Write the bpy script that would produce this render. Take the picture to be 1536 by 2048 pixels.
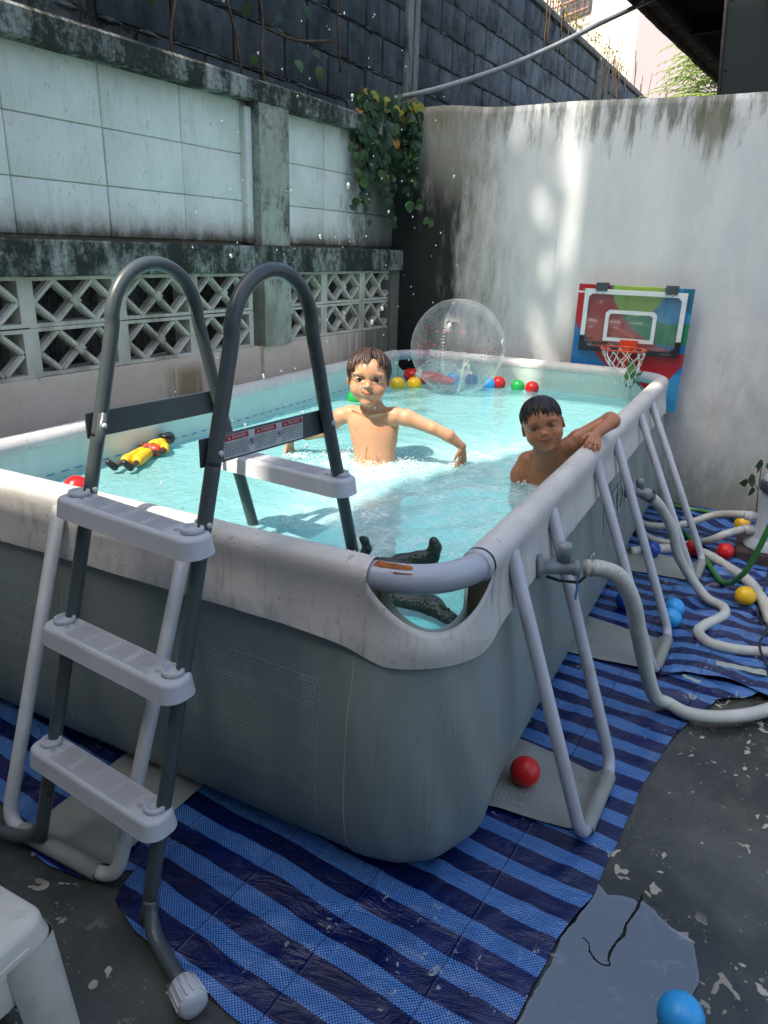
import bpy, bmesh, math, random
import numpy as np
from mathutils import Vector, Matrix, noise as mnoise
for o in list(bpy.data.objects): bpy.data.objects.remove(o)
SC = bpy.context.scene
COL = SC.collection
rad = math.radians
PI = math.pi
rnd = random.Random(7)
RS = np.random.RandomState(11)

# ------------------------------------------------------------------ camera
cam_d = bpy.data.cameras.new('camera'); cam = bpy.data.objects.new('camera', cam_d); COL.objects.link(cam)
_r = Vector((0.8884, 0.4580, 0.0314)); _u = Vector((-0.1812, 0.2869, 0.9407)); _f = Vector((-0.4218, 0.8414, -0.3379))
_r.normalize(); _f = (_f - _r * _f.dot(_r)).normalized(); _u = _r.cross(_f)
cam.matrix_world = Matrix(((_r.x, _u.x, -_f.x, 0.452), (_r.y, _u.y, -_f.y, -1.1962), (_r.z, _u.z, -_f.z, 1.3629), (0, 0, 0, 1)))
cam_d.sensor_fit = 'VERTICAL'; cam_d.sensor_height = 36; cam_d.lens = 36 * 1463.08 / 2048
cam_d.clip_start = 0.02; cam_d.clip_end = 300
SC.camera = cam
SC.render.resolution_x = 768; SC.render.resolution_y = 1024
# ------------------------------------------------------------------ light
SUN_EL = rad(56); SUN_H = Vector((-0.35, -0.937)).normalized()
SUN_DIR = Vector((SUN_H.x * math.cos(SUN_EL), SUN_H.y * math.cos(SUN_EL), math.sin(SUN_EL)))
w = bpy.data.worlds.new('World'); SC.world = w; w.use_nodes = True
wn = w.node_tree; wn.nodes.clear()
sky = wn.nodes.new('ShaderNodeTexSky'); sky.sky_type = 'NISHITA'; sky.sun_disc = False
sky.sun_elevation = SUN_EL; sky.sun_rotation = math.atan2(SUN_DIR.x, SUN_DIR.y)
sky.air_density = 1.2; sky.dust_density = 4.5; sky.ozone_density = 0.4
bg = wn.nodes.new('ShaderNodeBackground'); bg.inputs[1].default_value = 0.15
wo = wn.nodes.new('ShaderNodeOutputWorld')
wn.links.new(sky.outputs[0], bg.inputs[0]); wn.links.new(bg.outputs[0], wo.inputs[0])
sd = bpy.data.lights.new('sun', 'SUN'); sd.energy = 3.5; sd.angle = rad(0.5); sd.color = (1.0, 0.91, 0.78)
so = bpy.data.objects.new('sun', sd); COL.objects.link(so)
so.rotation_euler = (-SUN_DIR).to_track_quat('-Z', 'Y').to_euler(); so.location = (0, 0, 20)
SC.view_settings.view_transform = 'Standard'; SC.view_settings.look = 'None'
SC.view_settings.exposure = 1.25; SC.view_settings.gamma = 1; SC.view_settings.use_curve_mapping = False
SC.render.engine = 'CYCLES'
SC.cycles.max_bounces = 8; SC.cycles.transparent_max_bounces = 16; SC.cycles.caustics_reflective = False; SC.cycles.caustics_refractive = False

# ------------------------------------------------------------------ node helper
class M:
    def __init__(s, name):
        s.m = bpy.data.materials.new(name); s.m.use_nodes = True
        s.t = s.m.node_tree; s.t.nodes.clear()
        s.out = s.t.nodes.new('ShaderNodeOutputMaterial'); s._pos = None
    def n(s, typ, ins=(), **kw):
        nd = s.t.nodes.new(typ)
        for k, v in kw.items(): setattr(nd, k, v)
        for i, v in (ins.items() if isinstance(ins, dict) else enumerate(ins)):
            if v is None: continue
            s.set(nd.inputs[i], v)
        return nd
    def set(s, inp, v):
        if isinstance(v, bpy.types.NodeSocket): s.t.links.new(v, inp)
        else:
            if isinstance(v, (tuple, list)) and len(v) == 3 and inp.type == 'RGBA': v = (*v, 1)
            inp.default_value = v
    def pos(s):
        if s._pos is None: s._pos = s.n('ShaderNodeNewGeometry').outputs['Position']
        return s._pos
    def obj(s): return s.n('ShaderNodeTexCoord').outputs['Object']
    def uv(s): return s.n('ShaderNodeTexCoord').outputs['UV']
    def xyz(s, v=None):
        nd = s.n('ShaderNodeSeparateXYZ', [v or s.pos()]); return nd.outputs[0], nd.outputs[1], nd.outputs[2]
    def scale(s, v, sc, rot=(0, 0, 0)):
        return s.n('ShaderNodeMapping', {0: v, 2: rot, 3: sc if isinstance(sc, tuple) else (sc,) * 3}).outputs[0]
    def noise(s, v=None, sc=5, det=4, rough=0.55, dist=0.0):
        nd = s.n('ShaderNodeTexNoise'); s.set(nd.inputs['Vector'], v or s.pos()); s.set(nd.inputs['Scale'], sc)
        s.set(nd.inputs['Detail'], det); s.set(nd.inputs['Roughness'], rough); s.set(nd.inputs['Distortion'], dist)
        return nd.outputs[0]
    def vor(s, v=None, sc=5, feature='F1', out=0, rnd_=1.0):
        nd = s.n('ShaderNodeTexVoronoi', feature=feature); s.set(nd.inputs['Vector'], v or s.pos()); s.set(nd.inputs['Scale'], sc)
        s.set(nd.inputs['Randomness'], rnd_)
        return nd.outputs[out]
    def mp(s, v, a, b, c=0.0, d=1.0, smooth=True):
        nd = s.n('ShaderNodeMapRange', {0: v, 1: a, 2: b, 3: c, 4: d})
        nd.interpolation_type = 'SMOOTHSTEP' if smooth else 'LINEAR'
        return nd.outputs[0]
    def math(s, op, a, b=None, c=None): return s.n('ShaderNodeMath', [a, b, c], operation=op).outputs[0]
    def mul(s, *a):
        r = a[0]
        for b in a[1:]: r = s.math('MULTIPLY', r, b)
        return r
    def add(s, *a):
        r = a[0]
        for b in a[1:]: r = s.math('ADD', r, b)
        return r
    def mx(s, *a):
        r = a[0]
        for b in a[1:]: r = s.math('MAXIMUM', r, b)
        return r
    def mix(s, f, a, b):
        nd = s.n('ShaderNodeMix', data_type='RGBA'); s.set(nd.inputs[0], f); s.set(nd.inputs[6], a); s.set(nd.inputs[7], b)
        return nd.outputs[2]
    def bump(s, h, strength=0.3, dist=0.01, nrm=None):
        return s.n('ShaderNodeBump', {0: strength, 1: dist, 2: h, 3: nrm}).outputs[0] if False else s._bump(h, strength, dist)
    def _bump(s, h, strength, dist):
        nd = s.n('ShaderNodeBump'); nd.inputs['Strength'].default_value = strength; nd.inputs['Distance'].default_value = dist
        s.set(nd.inputs['Height'], h); return nd.outputs[0]
    def pbr(s, col, rough=0.6, metal=0.0, spec=0.5, nrm=None, **kw):
        nd = s.n('ShaderNodeBsdfPrincipled'); s.set(nd.inputs['Base Color'], col); s.set(nd.inputs['Roughness'], rough)
        s.set(nd.inputs['Metallic'], metal); s.set(nd.inputs['Specular IOR Level'], spec)
        if nrm: s.set(nd.inputs['Normal'], nrm)
        for k, v in kw.items(): s.set(nd.inputs[k.replace('_', ' ')], v)
        return nd.outputs[0]
    def end(s, sh): s.t.links.new(sh, s.out.inputs[0]); return s.m

def plain(name, col, rough=0.5, spec=0.5, var=0.15, sc=20, bump=0.0, metal=0.0, dirt=None, **kw):
    m = M(name); c = col
    nz = m.noise(sc=sc, det=5)
    c = m.mix(m.mp(nz, 0.3, 0.7), tuple(x * (1 - var) for x in col), tuple(min(1, x * (1 + var)) for x in col))
    if dirt:
        nd = m.noise(m.scale(m.pos(), (1, 1, 0.5)), sc=dirt[1], det=8, rough=0.7)
        c = m.mix(m.mul(m.mp(nd, 0.52, 0.75), dirt[2]), c, dirt[0])
    nr = m._bump(m.noise(sc=sc * 6, det=4), bump, 0.002) if bump else None
    r2 = m.mp(m.noise(sc=sc * 0.7, det=3), 0.2, 0.8, max(0.03, rough - 0.08), min(1, rough + 0.1))
    return m.end(m.pbr(c, r2, metal, spec, nr, **kw))

# ------------------------------------------------------------------ object helpers
def tag(o, label=None, cat=None, group=None, kind=None):
    if label: o['label'] = label
    if cat: o['category'] = cat
    if group: o['group'] = group
    if kind: o['kind'] = kind
    return o
def empty(name, loc=(0, 0, 0), rz=0, label=None, cat=None, group=None):
    o = bpy.data.objects.new(name, None); COL.objects.link(o); o.location = loc; o.rotation_euler = (0, 0, rz)
    o.empty_display_size = 0.1
    return tag(o, label, cat, group)
def link(name, me, parent=None, mat=None):
    o = bpy.data.objects.new(name, me); COL.objects.link(o)
    if mat is not None: me.materials.clear(); me.materials.append(mat)
    if parent: o.parent = parent
    return o
def mesh(name, vs, fs, smooth=True):
    me = bpy.data.meshes.new(name); me.from_pydata([tuple(v) for v in vs], [], [tuple(f) for f in fs])
    if smooth: me.polygons.foreach_set('use_smooth', [True] * len(me.polygons))
    me.update(); return me
class MB:
    """collects shapes into one mesh"""
    def __init__(s): s.v = []; s.f = []
    def addm(s, vs, fs, mt=None):
        b = len(s.v); s.v += [tuple(mt @ Vector(v)) if mt else tuple(v) for v in vs]; s.f += [tuple(i + b for i in f) for f in fs]; return s
    def box(s, x0, x1, y0, y1, z0, z1, mt=None):
        vs = [(x, y, z) for z in (z0, z1) for y in (y0, y1) for x in (x0, x1)]
        return s.addm(vs, [(0, 2, 3, 1), (4, 5, 7, 6), (0, 1, 5, 4), (2, 6, 7, 3), (0, 4, 6, 2), (1, 3, 7, 5)], mt)
    def rbox(s, x0, x1, y0, y1, z0, z1, r=0.005, mt=None, seg=3):
        bm = bmesh.new(); bmesh.ops.create_cube(bm, size=1)
        for v in bm.verts: v.co = Vector(((x0 + x1) / 2 + v.co.x * (x1 - x0), (y0 + y1) / 2 + v.co.y * (y1 - y0), (z0 + z1) / 2 + v.co.z * (z1 - z0)))
        bmesh.ops.bevel(bm, geom=bm.edges[:], offset=r, segments=seg, profile=0.5, affect='EDGES')
        s.addm([v.co[:] for v in bm.verts], [[v.index for v in f.verts] for f in bm.faces], mt) if not bm.verts.index_update() else 0
        bm.free(); return s
    def tube(s, pts, r, seg=12, caps=True, flat=1.0, up=None):
        pts = [Vector(p) for p in pts]; n = len(pts); rs = r if hasattr(r, '__len__') else [r] * n
        t0 = (pts[1] - pts[0]).normalized(); ref = Vector(up) if up else (Vector((0, 0, 1)) if abs(t0.z) < 0.9 else Vector((1, 0, 0)))
        a = t0.cross(ref).normalized(); b0 = len(s.v)
        for i in range(n):
            t = (pts[min(i + 1, n - 1)] - pts[max(i - 1, 0)]).normalized()
            a = (a - t * a.dot(t)).normalized(); c = t.cross(a)
            for k in range(seg):
                th = 2 * PI * k / seg; s.v.append(tuple(pts[i] + (a * math.cos(th) + c * math.sin(th) * flat) * rs[i]))
        for i in range(n - 1):
            for k in range(seg):
                p = b0 + i * seg + k; q = b0 + i * seg + (k + 1) % seg
                s.f.append((p, q, q + seg, p + seg))
        if caps:
            s.f.append(tuple(b0 + k for k in reversed(range(seg)))); s.f.append(tuple(b0 + (n - 1) * seg + k for k in range(seg)))
        return s
    def lathe(s, prof, seg=24, mt=None):
        vs = []; fs = []
        for r, z in prof:
            for k in range(seg): th = 2 * PI * k / seg; vs.append((r * math.cos(th), r * math.sin(th), z))
        for i in range(len(prof) - 1):
            for k in range(seg):
                a = i * seg + k; b = i * seg + (k + 1) % seg; fs.append((a, b, b + seg, a + seg))
        fs.append(tuple(reversed(range(seg)))); fs.append(tuple((len(prof) - 1) * seg + k for k in range(seg)))
        return s.addm(vs, fs, mt)
    def ico(s, c, r, sub=1):
        V, F = ICO[sub]; return s.addm([(c[0] + x * r, c[1] + y * r, c[2] + z * r) for x, y, z in V], F)
    def me(s, name, smooth=True): return mesh(name, s.v, s.f, smooth)
    def obj(s, name, mat, parent=None, smooth=True, sharp=None):
        me = s.me(name, smooth)
        if sharp is not None:
            me.materials.append(mat); o = link(name, me, parent)
            try: me.set_sharp_from_angle(angle=rad(sharp))
            except Exception: pass
            return o
        return link(name, me, parent, mat)
ICO = {}
for _s in (1, 2, 3):
    _b = bmesh.new(); bmesh.ops.create_icosphere(_b, subdivisions=_s, radius=1); _b.verts.index_update()
    ICO[_s] = ([v.co[:] for v in _b.verts], [[v.index for v in f.verts] for f in _b.faces]); _b.free()
def cr(pts, n=8):
    """catmull-rom through points"""
    P = [Vector(p) for p in pts]; P = [P[0] * 2 - P[1]] + P + [P[-1] * 2 - P[-2]]; out = []
    for i in range(1, len(P) - 2):
        for k in range(n):
            t = k / n; a, b, c, d = P[i - 1:i + 3]
            out.append(0.5 * ((2 * b) + (c - a) * t + (2 * a - 5 * b + 4 * c - d) * t * t + (3 * b - a - 3 * c + d) * t ** 3))
    out.append(P[-2]); return out
def fillet(pts, r, n=6):
    """polyline with rounded corners"""
    P = [Vector(p) for p in pts]; out = [P[0]]
    for i in range(1, len(P) - 1):
        a = (P[i - 1] - P[i]); b = (P[i + 1] - P[i]); rr = min(r, a.length * 0.49, b.length * 0.49)
        A = P[i] + a.normalized() * rr; B = P[i] + b.normalized() * rr
        for k in range(n + 1): t = k / n; out.append(A * (1 - t) ** 2 + P[i] * 2 * t * (1 - t) + B * t * t)
    out.append(P[-1]); return out
def grid(nx, ny, fn, name, mat, parent=None, smooth=True, uv=False):
    vs = [fn(i / nx, j / ny) for j in range(ny + 1) for i in range(nx + 1)]
    fs = [(j * (nx + 1) + i, j * (nx + 1) + i + 1, (j + 1) * (nx + 1) + i + 1, (j + 1) * (nx + 1) + i) for j in range(ny) for i in range(nx)]
    me = mesh(name, vs, fs, smooth)
    if uv:
        l = me.uv_layers.new(name='UVMap')
        for p in me.polygons:
            for li in p.loop_indices:
                vi = me.loops[li].vertex_index; l.data[li].uv = ((vi % (nx + 1)) / nx, (vi // (nx + 1)) / ny)
    return link(name, me, parent, mat)
def textm(name, body, size, fn, mat, parent=None, align='CENTER', ext=0.0, bold=0.0, cuts=0):
    """text mesh, every vertex mapped through fn(x, y) -> world point"""
    c = bpy.data.curves.new(name, 'FONT'); c.body = body; c.size = size; c.align_x = align; c.align_y = 'CENTER'; c.offset = bold; c.resolution_u = 3
    o = bpy.data.objects.new(name, c); COL.objects.link(o)
    dg = bpy.context.evaluated_depsgraph_get(); me = bpy.data.meshes.new_from_object(o.evaluated_get(dg))
    bpy.data.objects.remove(o); bpy.data.curves.remove(c)
    for v in me.vertices: v.co = Vector(fn(v.co.x, v.co.y))
    me.update(); return link(name, me, parent, mat)
def sn(x, y, z=0.0): return mnoise.noise(Vector((x, y, z)))

# ------------------------------------------------------------------ signed-distance modeller
class SDF:
    def __init__(s, lo, hi, h):
        s.lo = np.array(lo, float); s.h = h; s.n = np.ceil((np.array(hi) - s.lo) / h).astype(int) + 1
        s.ax = [(s.lo[i] + h * np.arange(s.n[i])).astype(np.float32) for i in range(3)]
        s.v = np.full(tuple(s.n), 1.0, np.float32)
    def _sl(s, lo, hi):
        a = np.clip(np.floor((np.array(lo) - s.lo) / s.h).astype(int), 0, s.n); b = np.clip(np.ceil((np.array(hi) - s.lo) / s.h).astype(int) + 1, 0, s.n)
        sl = tuple(slice(a[i], b[i]) for i in range(3))
        X = s.ax[0][sl[0]][:, None, None]; Y = s.ax[1][sl[1]][None, :, None]; Z = s.ax[2][sl[2]][None, None, :]
        return sl, X, Y, Z
    def put(s, f, lo, hi, k=0.0, op='add'):
        m = k + 3 * s.h; sl, X, Y, Z = s._sl(np.array(lo) - m, np.array(hi) + m)
        if any(q.stop <= q.start for q in sl): return
        d = f(X, Y, Z).astype(np.float32); c = s.v[sl]
        if op == 'sub':
            d = -d; h_ = np.clip(0.5 - 0.5 * (c - d) / max(k, 1e-6), 0, 1) if k > 0 else (d > c).astype(np.float32)
            s.v[sl] = c * (1 - h_) + d * h_ + (k * h_ * (1 - h_) if k > 0 else 0)
        elif k > 0:
            h_ = np.clip(0.5 + 0.5 * (c - d) / k, 0, 1); s.v[sl] = c * (1 - h_) + d * h_ - k * h_ * (1 - h_)
        else: s.v[sl] = np.minimum(c, d)
    def cone(s, a, b, ra, rb, k=0.006, op='add'):
        a = np.array(a, float); b = np.array(b, float); ab = b - a; L2 = float(ab @ ab) + 1e-12
        def f(X, Y, Z):
            px, py, pz = X - a[0], Y - a[1], Z - a[2]
            t = np.clip((px * ab[0] + py * ab[1] + pz * ab[2]) / L2, 0, 1)
            return np.sqrt((px - ab[0] * t) ** 2 + (py - ab[1] * t) ** 2 + (pz - ab[2] * t) ** 2) - (ra + (rb - ra) * t)
        R = max(ra, rb); s.put(f, np.minimum(a, b) - R, np.maximum(a, b) + R, k, op)
    def chain(s, pts, rs, k=0.006):
        for i in range(len(pts) - 1): s.cone(pts[i], pts[i + 1], rs[i], rs[i + 1], k)
    def ell(s, c, r, B=None, k=0.006, op='add'):
        c = np.array(c, float); B = np.eye(3) if B is None else np.array(B, float)   # rows of B = local axes
        def f(X, Y, Z):
            p = (X - c[0], Y - c[1], Z - c[2]); k0 = 0; k1 = 0
            for i in range(3):
                q = (p[0] * B[i][0] + p[1] * B[i][1] + p[2] * B[i][2]) / r[i]
                k0 = k0 + q * q; k1 = k1 + (q / r[i]) ** 2
            k0 = np.sqrt(k0); return k0 * (k0 - 1.0) / np.maximum(np.sqrt(k1), 1e-6)
        R = max(r); s.put(f, c - R, c + R, k, op)
    def mesh(s, name):
        v = s.v; sg = v < 0
        a = sg[:-1, :-1, :-1]; al = a.copy(); an = a.copy()
        for dx in (0, 1):
            for dy in (0, 1):
                for dz in (0, 1):
                    q = sg[dx:sg.shape[0] - 1 + dx, dy:sg.shape[1] - 1 + dy, dz:sg.shape[2] - 1 + dz]; al &= q; an |= q
        act = an & ~al; I = np.argwhere(act); idx = np.full(act.shape, -1, np.int64); idx[act] = np.arange(len(I))
        acc = np.zeros((len(I), 3)); cnt = np.zeros(len(I))
        C = [(x, y, z) for x in (0, 1) for y in (0, 1) for z in (0, 1)]
        for i in range(8):
            for j in range(i + 1, 8):
                d = np.abs(np.array(C[i]) - np.array(C[j]))
                if d.sum() != 1: continue
                A = v[I[:, 0] + C[i][0], I[:, 1] + C[i][1], I[:, 2] + C[i][2]]; Bv = v[I[:, 0] + C[j][0], I[:, 1] + C[j][1], I[:, 2] + C[j][2]]
                m = (A < 0) != (Bv < 0); t = np.where(m, A / np.where(m, A - Bv, 1), 0)[:, None]
                acc += np.where(m[:, None], np.array(C[i]) * (1 - t) + np.array(C[j]) * t, 0); cnt += m
        P = s.lo + (I + acc / cnt[:, None]) * s.h
        F = []
        for ax in range(3):
            o1, o2 = [(1, 2), (2, 0), (0, 1)][ax]
            sl0 = [slice(1, -1)] * 3; sl0[ax] = slice(0, -1); sl1 = list(sl0); sl1[ax] = slice(1, None)
            A = sg[tuple(sl0)]; Bq = sg[tuple(sl1)]; E = np.argwhere(A != Bq)
            inside = A[tuple(E.T)]; off = np.array([1, 1, 1]); off[ax] = 0; E = E + off
            def g(d1, d2):
                q = E.copy(); q[:, o1] -= d1; q[:, o2] -= d2; return idx[tuple(q.T)]
            quad = np.stack([g(0, 0), g(1, 0), g(1, 1), g(0, 1)], 1)
            quad[~inside] = quad[~inside][:, ::-1]; F.append(quad)
        F = np.concatenate(F); F = F[(F >= 0).all(1)]
        me = bpy.data.meshes.new(name); me.vertices.add(len(P)); me.vertices.foreach_set('co', P.astype(np.float32).ravel())
        me.loops.add(len(F) * 4); me.loops.foreach_set('vertex_index', F.astype(np.int32).ravel())
        me.polygons.add(len(F)); me.polygons.foreach_set('loop_start', np.arange(0, len(F) * 4, 4, dtype=np.int32))
        me.polygons.foreach_set('use_smooth', np.ones(len(F), bool)); me.update(calc_edges=True); me.validate()
        return me, P
# ================================================================== SETTING MATERIALS
def mat_floor():
    m = M('wet_concrete'); x, y, z = m.xyz()
    big = m.noise(sc=1.7, det=8, rough=0.65); mid = m.noise(sc=9, det=8, rough=0.7)
    c = m.mix(m.mp(big, 0.35, 0.68), (0.022, 0.028, 0.026), (0.085, 0.092, 0.082))
    c = m.mix(m.mul(m.mp(mid, 0.48, 0.72), 0.55), c, (0.10, 0.10, 0.085))
    c = m.mix(m.mul(m.mp(m.noise(sc=38, det=6, rough=0.8), 0.52, 0.7), 0.35), c, (0.010, 0.013, 0.012))
    tan = m.noise(m.scale(m.pos(), (1, 0.8, 1)), sc=3.1, det=5)
    c = m.mix(m.mul(m.mp(tan, 0.58, 0.72), 0.35), c, (0.14, 0.11, 0.07))
    # flakes of old paint and splashes of mortar
    v = m.pos(); d1 = m.noise(v, sc=21, det=3, rough=0.4, dist=1.2); reg = m.mp(m.noise(v, sc=2.6, det=2), 0.44, 0.54)
    chips = m.mul(m.mp(d1, 0.640, 0.655), reg)
    dots = m.mp(m.vor(v, sc=26), 0.10, 0.075); dots = m.mul(dots, m.mp(m.noise(v, sc=7, det=1), 0.52, 0.58))
    dots2 = m.mul(m.mp(m.vor(v, sc=75), 0.13, 0.10), m.mp(m.noise(v, sc=13, det=1), 0.53, 0.6))
    chip = m.mx(chips, dots, m.mul(dots2, 0.7))
    c = m.mix(chip, c, m.mix(m.noise(sc=50), (0.34, 0.32, 0.26), (0.52, 0.47, 0.38)))
    px_ = m.add(x, -0.42); py_ = m.add(y, 0.10); pd = m.math('SQRT', m.add(m.mul(px_, px_), m.mul(py_, py_, 0.55)))
    wz_ = m.mp(m.add(pd, m.mul(m.noise(v, sc=8, det=6), 0.12)), 0.38, 0.28)
    c = m.mix(m.mul(wz_, 0.6), c, m.mix(0.75, c, (0.004, 0.006, 0.004)))
    wet = m.mx(m.mp(m.noise(sc=2.3, det=5), 0.38, 0.62), wz_)
    h = m.add(m.mul(m.noise(sc=30, det=9, rough=0.7), 0.6), m.mul(chip, 0.5))
    r = m.add(m.mp(wet, 0, 1, 0.55, 0.22), m.mul(chip, 0.3))
    return m.end(m.pbr(c, r, spec=0.5, nrm=m._bump(h, 0.35, 0.004)))
def mat_backwall():
    m = M('stained_white_plaster'); x, y, z = m.xyz(); v = m.pos()
    st = m.noise(m.scale(v, (2.2, 1, 0.8)), sc=1.6, det=8, rough=0.6)
    c = m.mix(m.mp(st, 0.3, 0.7), (0.54, 0.58, 0.60), (0.68, 0.69, 0.68))
    c = m.mix(m.mul(m.mp(m.noise(m.scale(v, (2.5, 1, 1.0)), sc=2.0, det=7, rough=0.65), 0.45, 0.75), 0.45), c, (0.50, 0.50, 0.49))
    c = m.mix(m.mul(m.mp(m.noise(v, sc=60, det=3), 0.5, 0.75), 0.15), c, (0.75, 0.75, 0.73))
    # thin run marks
    run = m.mul(m.mp(m.noise(m.scale(v, (60, 1, 0.5), (0, rad(5), 0)), sc=1.5, det=2), 0.69, 0.74), m.mp(m.noise(m.scale(v, (6, 1, 1)), sc=1, det=3), 0.5, 0.6))
    c = m.mix(m.mul(run, 0.6), c, (0.2, 0.22, 0.24))
    # grime at the foot, mould under the top edge, the black corner
    n1 = m.noise(m.scale(v, (3, 1, 1.5)), sc=3, det=8, rough=0.72)
    foot = m.mp(m.add(z, m.mul(n1, -0.9)), -0.08, -0.45)
    c = m.mix(m.mul(foot, 0.75), c, (0.16, 0.17, 0.14))
    low = m.mp(m.add(z, m.mul(n1, -1.6)), 0.15, -0.5); c = m.mix(m.mul(low, 0.4), c, (0.24, 0.26, 0.22))
    n2 = m.noise(m.scale(v, (7, 1, 1.1)), sc=2.4, det=9, rough=0.75)
    top = m.mp(m.add(z, m.mul(n2, 1.3)), 2.62, 2.88)
    c = m.mix(m.mul(top, 0.8), c, (0.10, 0.11, 0.085))
    px = m.math('ABSOLUTE', m.add(x, -0.02)); pz = m.math('ABSOLUTE', m.add(z, -2.03))
    pt = m.mp(m.add(m.mul(px, 4.5), m.mul(pz, 3.2), m.mul(n2, -1.9)), -0.05, -0.75); c = m.mix(m.mul(pt, 0.8), c, (0.12, 0.12, 0.07))
    n3 = m.noise(m.scale(v, (3.5, 1, 0.8)), sc=2.0, det=10, rough=0.74)
    edge = m.add(x, m.mul(n3, -1.25), m.mul(z, 0.10))
    blk = m.mp(edge, -1.72, -2.02)
    blk2 = m.mul(blk, m.mp(m.add(z, m.mul(n3, 0.7)), 2.35, 1.98))
    halo = m.mul(m.mp(edge, -1.38, -1.90), 0.85)
    c = m.mix(halo, c, m.mix(m.noise(sc=9), (0.19, 0.15, 0.09), (0.22, 0.24, 0.22)))
    c = m.mix(m.mul(blk2, 0.96), c, (0.012, 0.015, 0.015))
    spk = m.mul(m.mp(m.noise(v, sc=48, det=6, rough=0.8), 0.60, 0.66), m.mx(halo, top))
    c = m.mix(m.mul(spk, 0.8), c, (0.02, 0.025, 0.02))
    h = m.add(m.noise(v, sc=9, det=10, rough=0.6), m.mul(m.noise(v, sc=90, det=3), 0.12))
    return m.end(m.pbr(c, 0.75, spec=0.25, nrm=m._bump(h, 0.45, 0.006)))
def mat_mould(name, pale, amount=0.5, dark=(0.018, 0.022, 0.018), warm=(0.16, 0.14, 0.07)):
    """mouldy old cement; amount = how much of it is black"""
    m = M(name); x, y, z = m.xyz(); v = m.pos()
    c = m.mix(m.mp(m.noise(v, sc=6, det=6), 0.3, 0.7), tuple(a * 0.75 for a in pale), pale)
    c = m.mix(m.mul(m.mp(m.noise(m.scale(v, (1, 1, 0.5)), sc=4, det=8, rough=0.7), 0.48, 0.66), 0.6), c, warm)
    dk = m.add(m.mul(m.noise(m.scale(v, (1, 1, 0.45)), sc=5, det=12, rough=0.78), 1.0), m.mul(m.noise(v, sc=34, det=8, rough=0.8), 0.45))
    t = 1.02 - amount * 0.5
    c = m.mix(m.mul(m.mp(dk, t - 0.10, t + 0.10), 0.95), c, dark)
    h = m.add(m.noise(v, sc=25, det=10, rough=0.75), m.mul(dk, 0.3))
    return m.end(m.pbr(c, 0.85, spec=0.2, nrm=m._bump(h, 0.6, 0.006)))
def mat_panelboard():
    m = M('painted_cement_sheet'); x, y, z = m.xyz(); v = m.pos()
    c = m.mix(m.mp(m.noise(v, sc=4, det=7, rough=0.6), 0.3, 0.7), (0.68, 0.69, 0.62), (0.80, 0.80, 0.74))
    c = m.mix(m.mul(m.mp(m.noise(m.scale(v, (1, 6, 1)), sc=4, det=7, rough=0.7), 0.5, 0.75), 0.4), c, (0.42, 0.45, 0.41))
    sp = m.mp(m.noise(m.scale(v, (1, 2.2, 1)), sc=30, det=4, rough=0.7), 0.60, 0.68)
    c = m.mix(m.mul(sp, 0.45), c, (0.20, 0.21, 0.17))
    n1 = m.noise(m.scale(v, (1, 1.5, 0.7)), sc=9, det=10, rough=0.75)
    ft = m.mp(m.add(z, m.mul(n1, -0.16)), 1.345, 1.285)
    c = m.mix(m.mul(ft, 0.97), c, (0.012, 0.016, 0.013))
    ft2 = m.mp(m.add(z, m.mul(n1, -0.3)), 1.36, 1.21); c = m.mix(m.mul(ft2, 0.5), c, (0.24, 0.21, 0.14))
    # the corner end is dirtier
    e = m.mp(m.add(y, m.mul(n1, 0.9)), 3.10, 3.42)
    c = m.mix(m.mul(e, 0.85), c, m.mix(m.noise(v, sc=12, det=6), (0.015, 0.02, 0.015), (0.11, 0.12, 0.10)))
    return m.end(m.pbr(c, 0.7, spec=0.25, nrm=m._bump(m.noise(v, sc=30, det=8, rough=0.7), 0.35, 0.004)))
def mat_lowwall():
    m = M('cream_cement_paint'); x, y, z = m.xyz(); v = m.pos()
    c = m.mix(m.mp(m.noise(v, sc=3, det=7, rough=0.6), 0.3, 0.7), (0.70, 0.56, 0.44), (0.78, 0.66, 0.54))  # warm tone carries light bounced off the water, put into the colour
    c = m.mix(m.mul(m.mp(z, 0.85, 1.2), 0.5), c, (0.52, 0.52, 0.47))
    c = m.mix(m.mul(m.mp(m.noise(v, sc=26, det=8, rough=0.8), 0.55, 0.72), 0.45), c, (0.20, 0.19, 0.15))
    n1 = m.noise(m.scale(v, (1, 9, 0.7)), sc=2.5, det=8, rough=0.7)
    ye = m.math('ABSOLUTE', m.add(y, -1.33)); rust = m.mul(m.mp(m.add(m.mul(ye, 3.4), m.mul(n1, -1.6)), -0.25, -0.75), m.mp(z, 0.88, 0.8))
    c = m.mix(m.mul(rust, 0.85), c, m.mix(m.noise(v, sc=20, det=6), (0.22, 0.14, 0.06), (0.33, 0.25, 0.13)))
    e = m.mp(m.add(y, m.mul(n1, 1.5)), 3.1, 3.9); c = m.mix(m.mul(e, 0.8), c, (0.055, 0.065, 0.055))
    pits = m.mp(m.vor(v, sc=18), 0.07, 0.045); c = m.mix(m.mul(pits, 0.7), c, (0.05, 0.05, 0.04))
    return m.end(m.pbr(c, 0.75, spec=0.25, nrm=m._bump(m.noise(v, sc=28, det=9, rough=0.75), 0.5, 0.005)))
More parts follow.
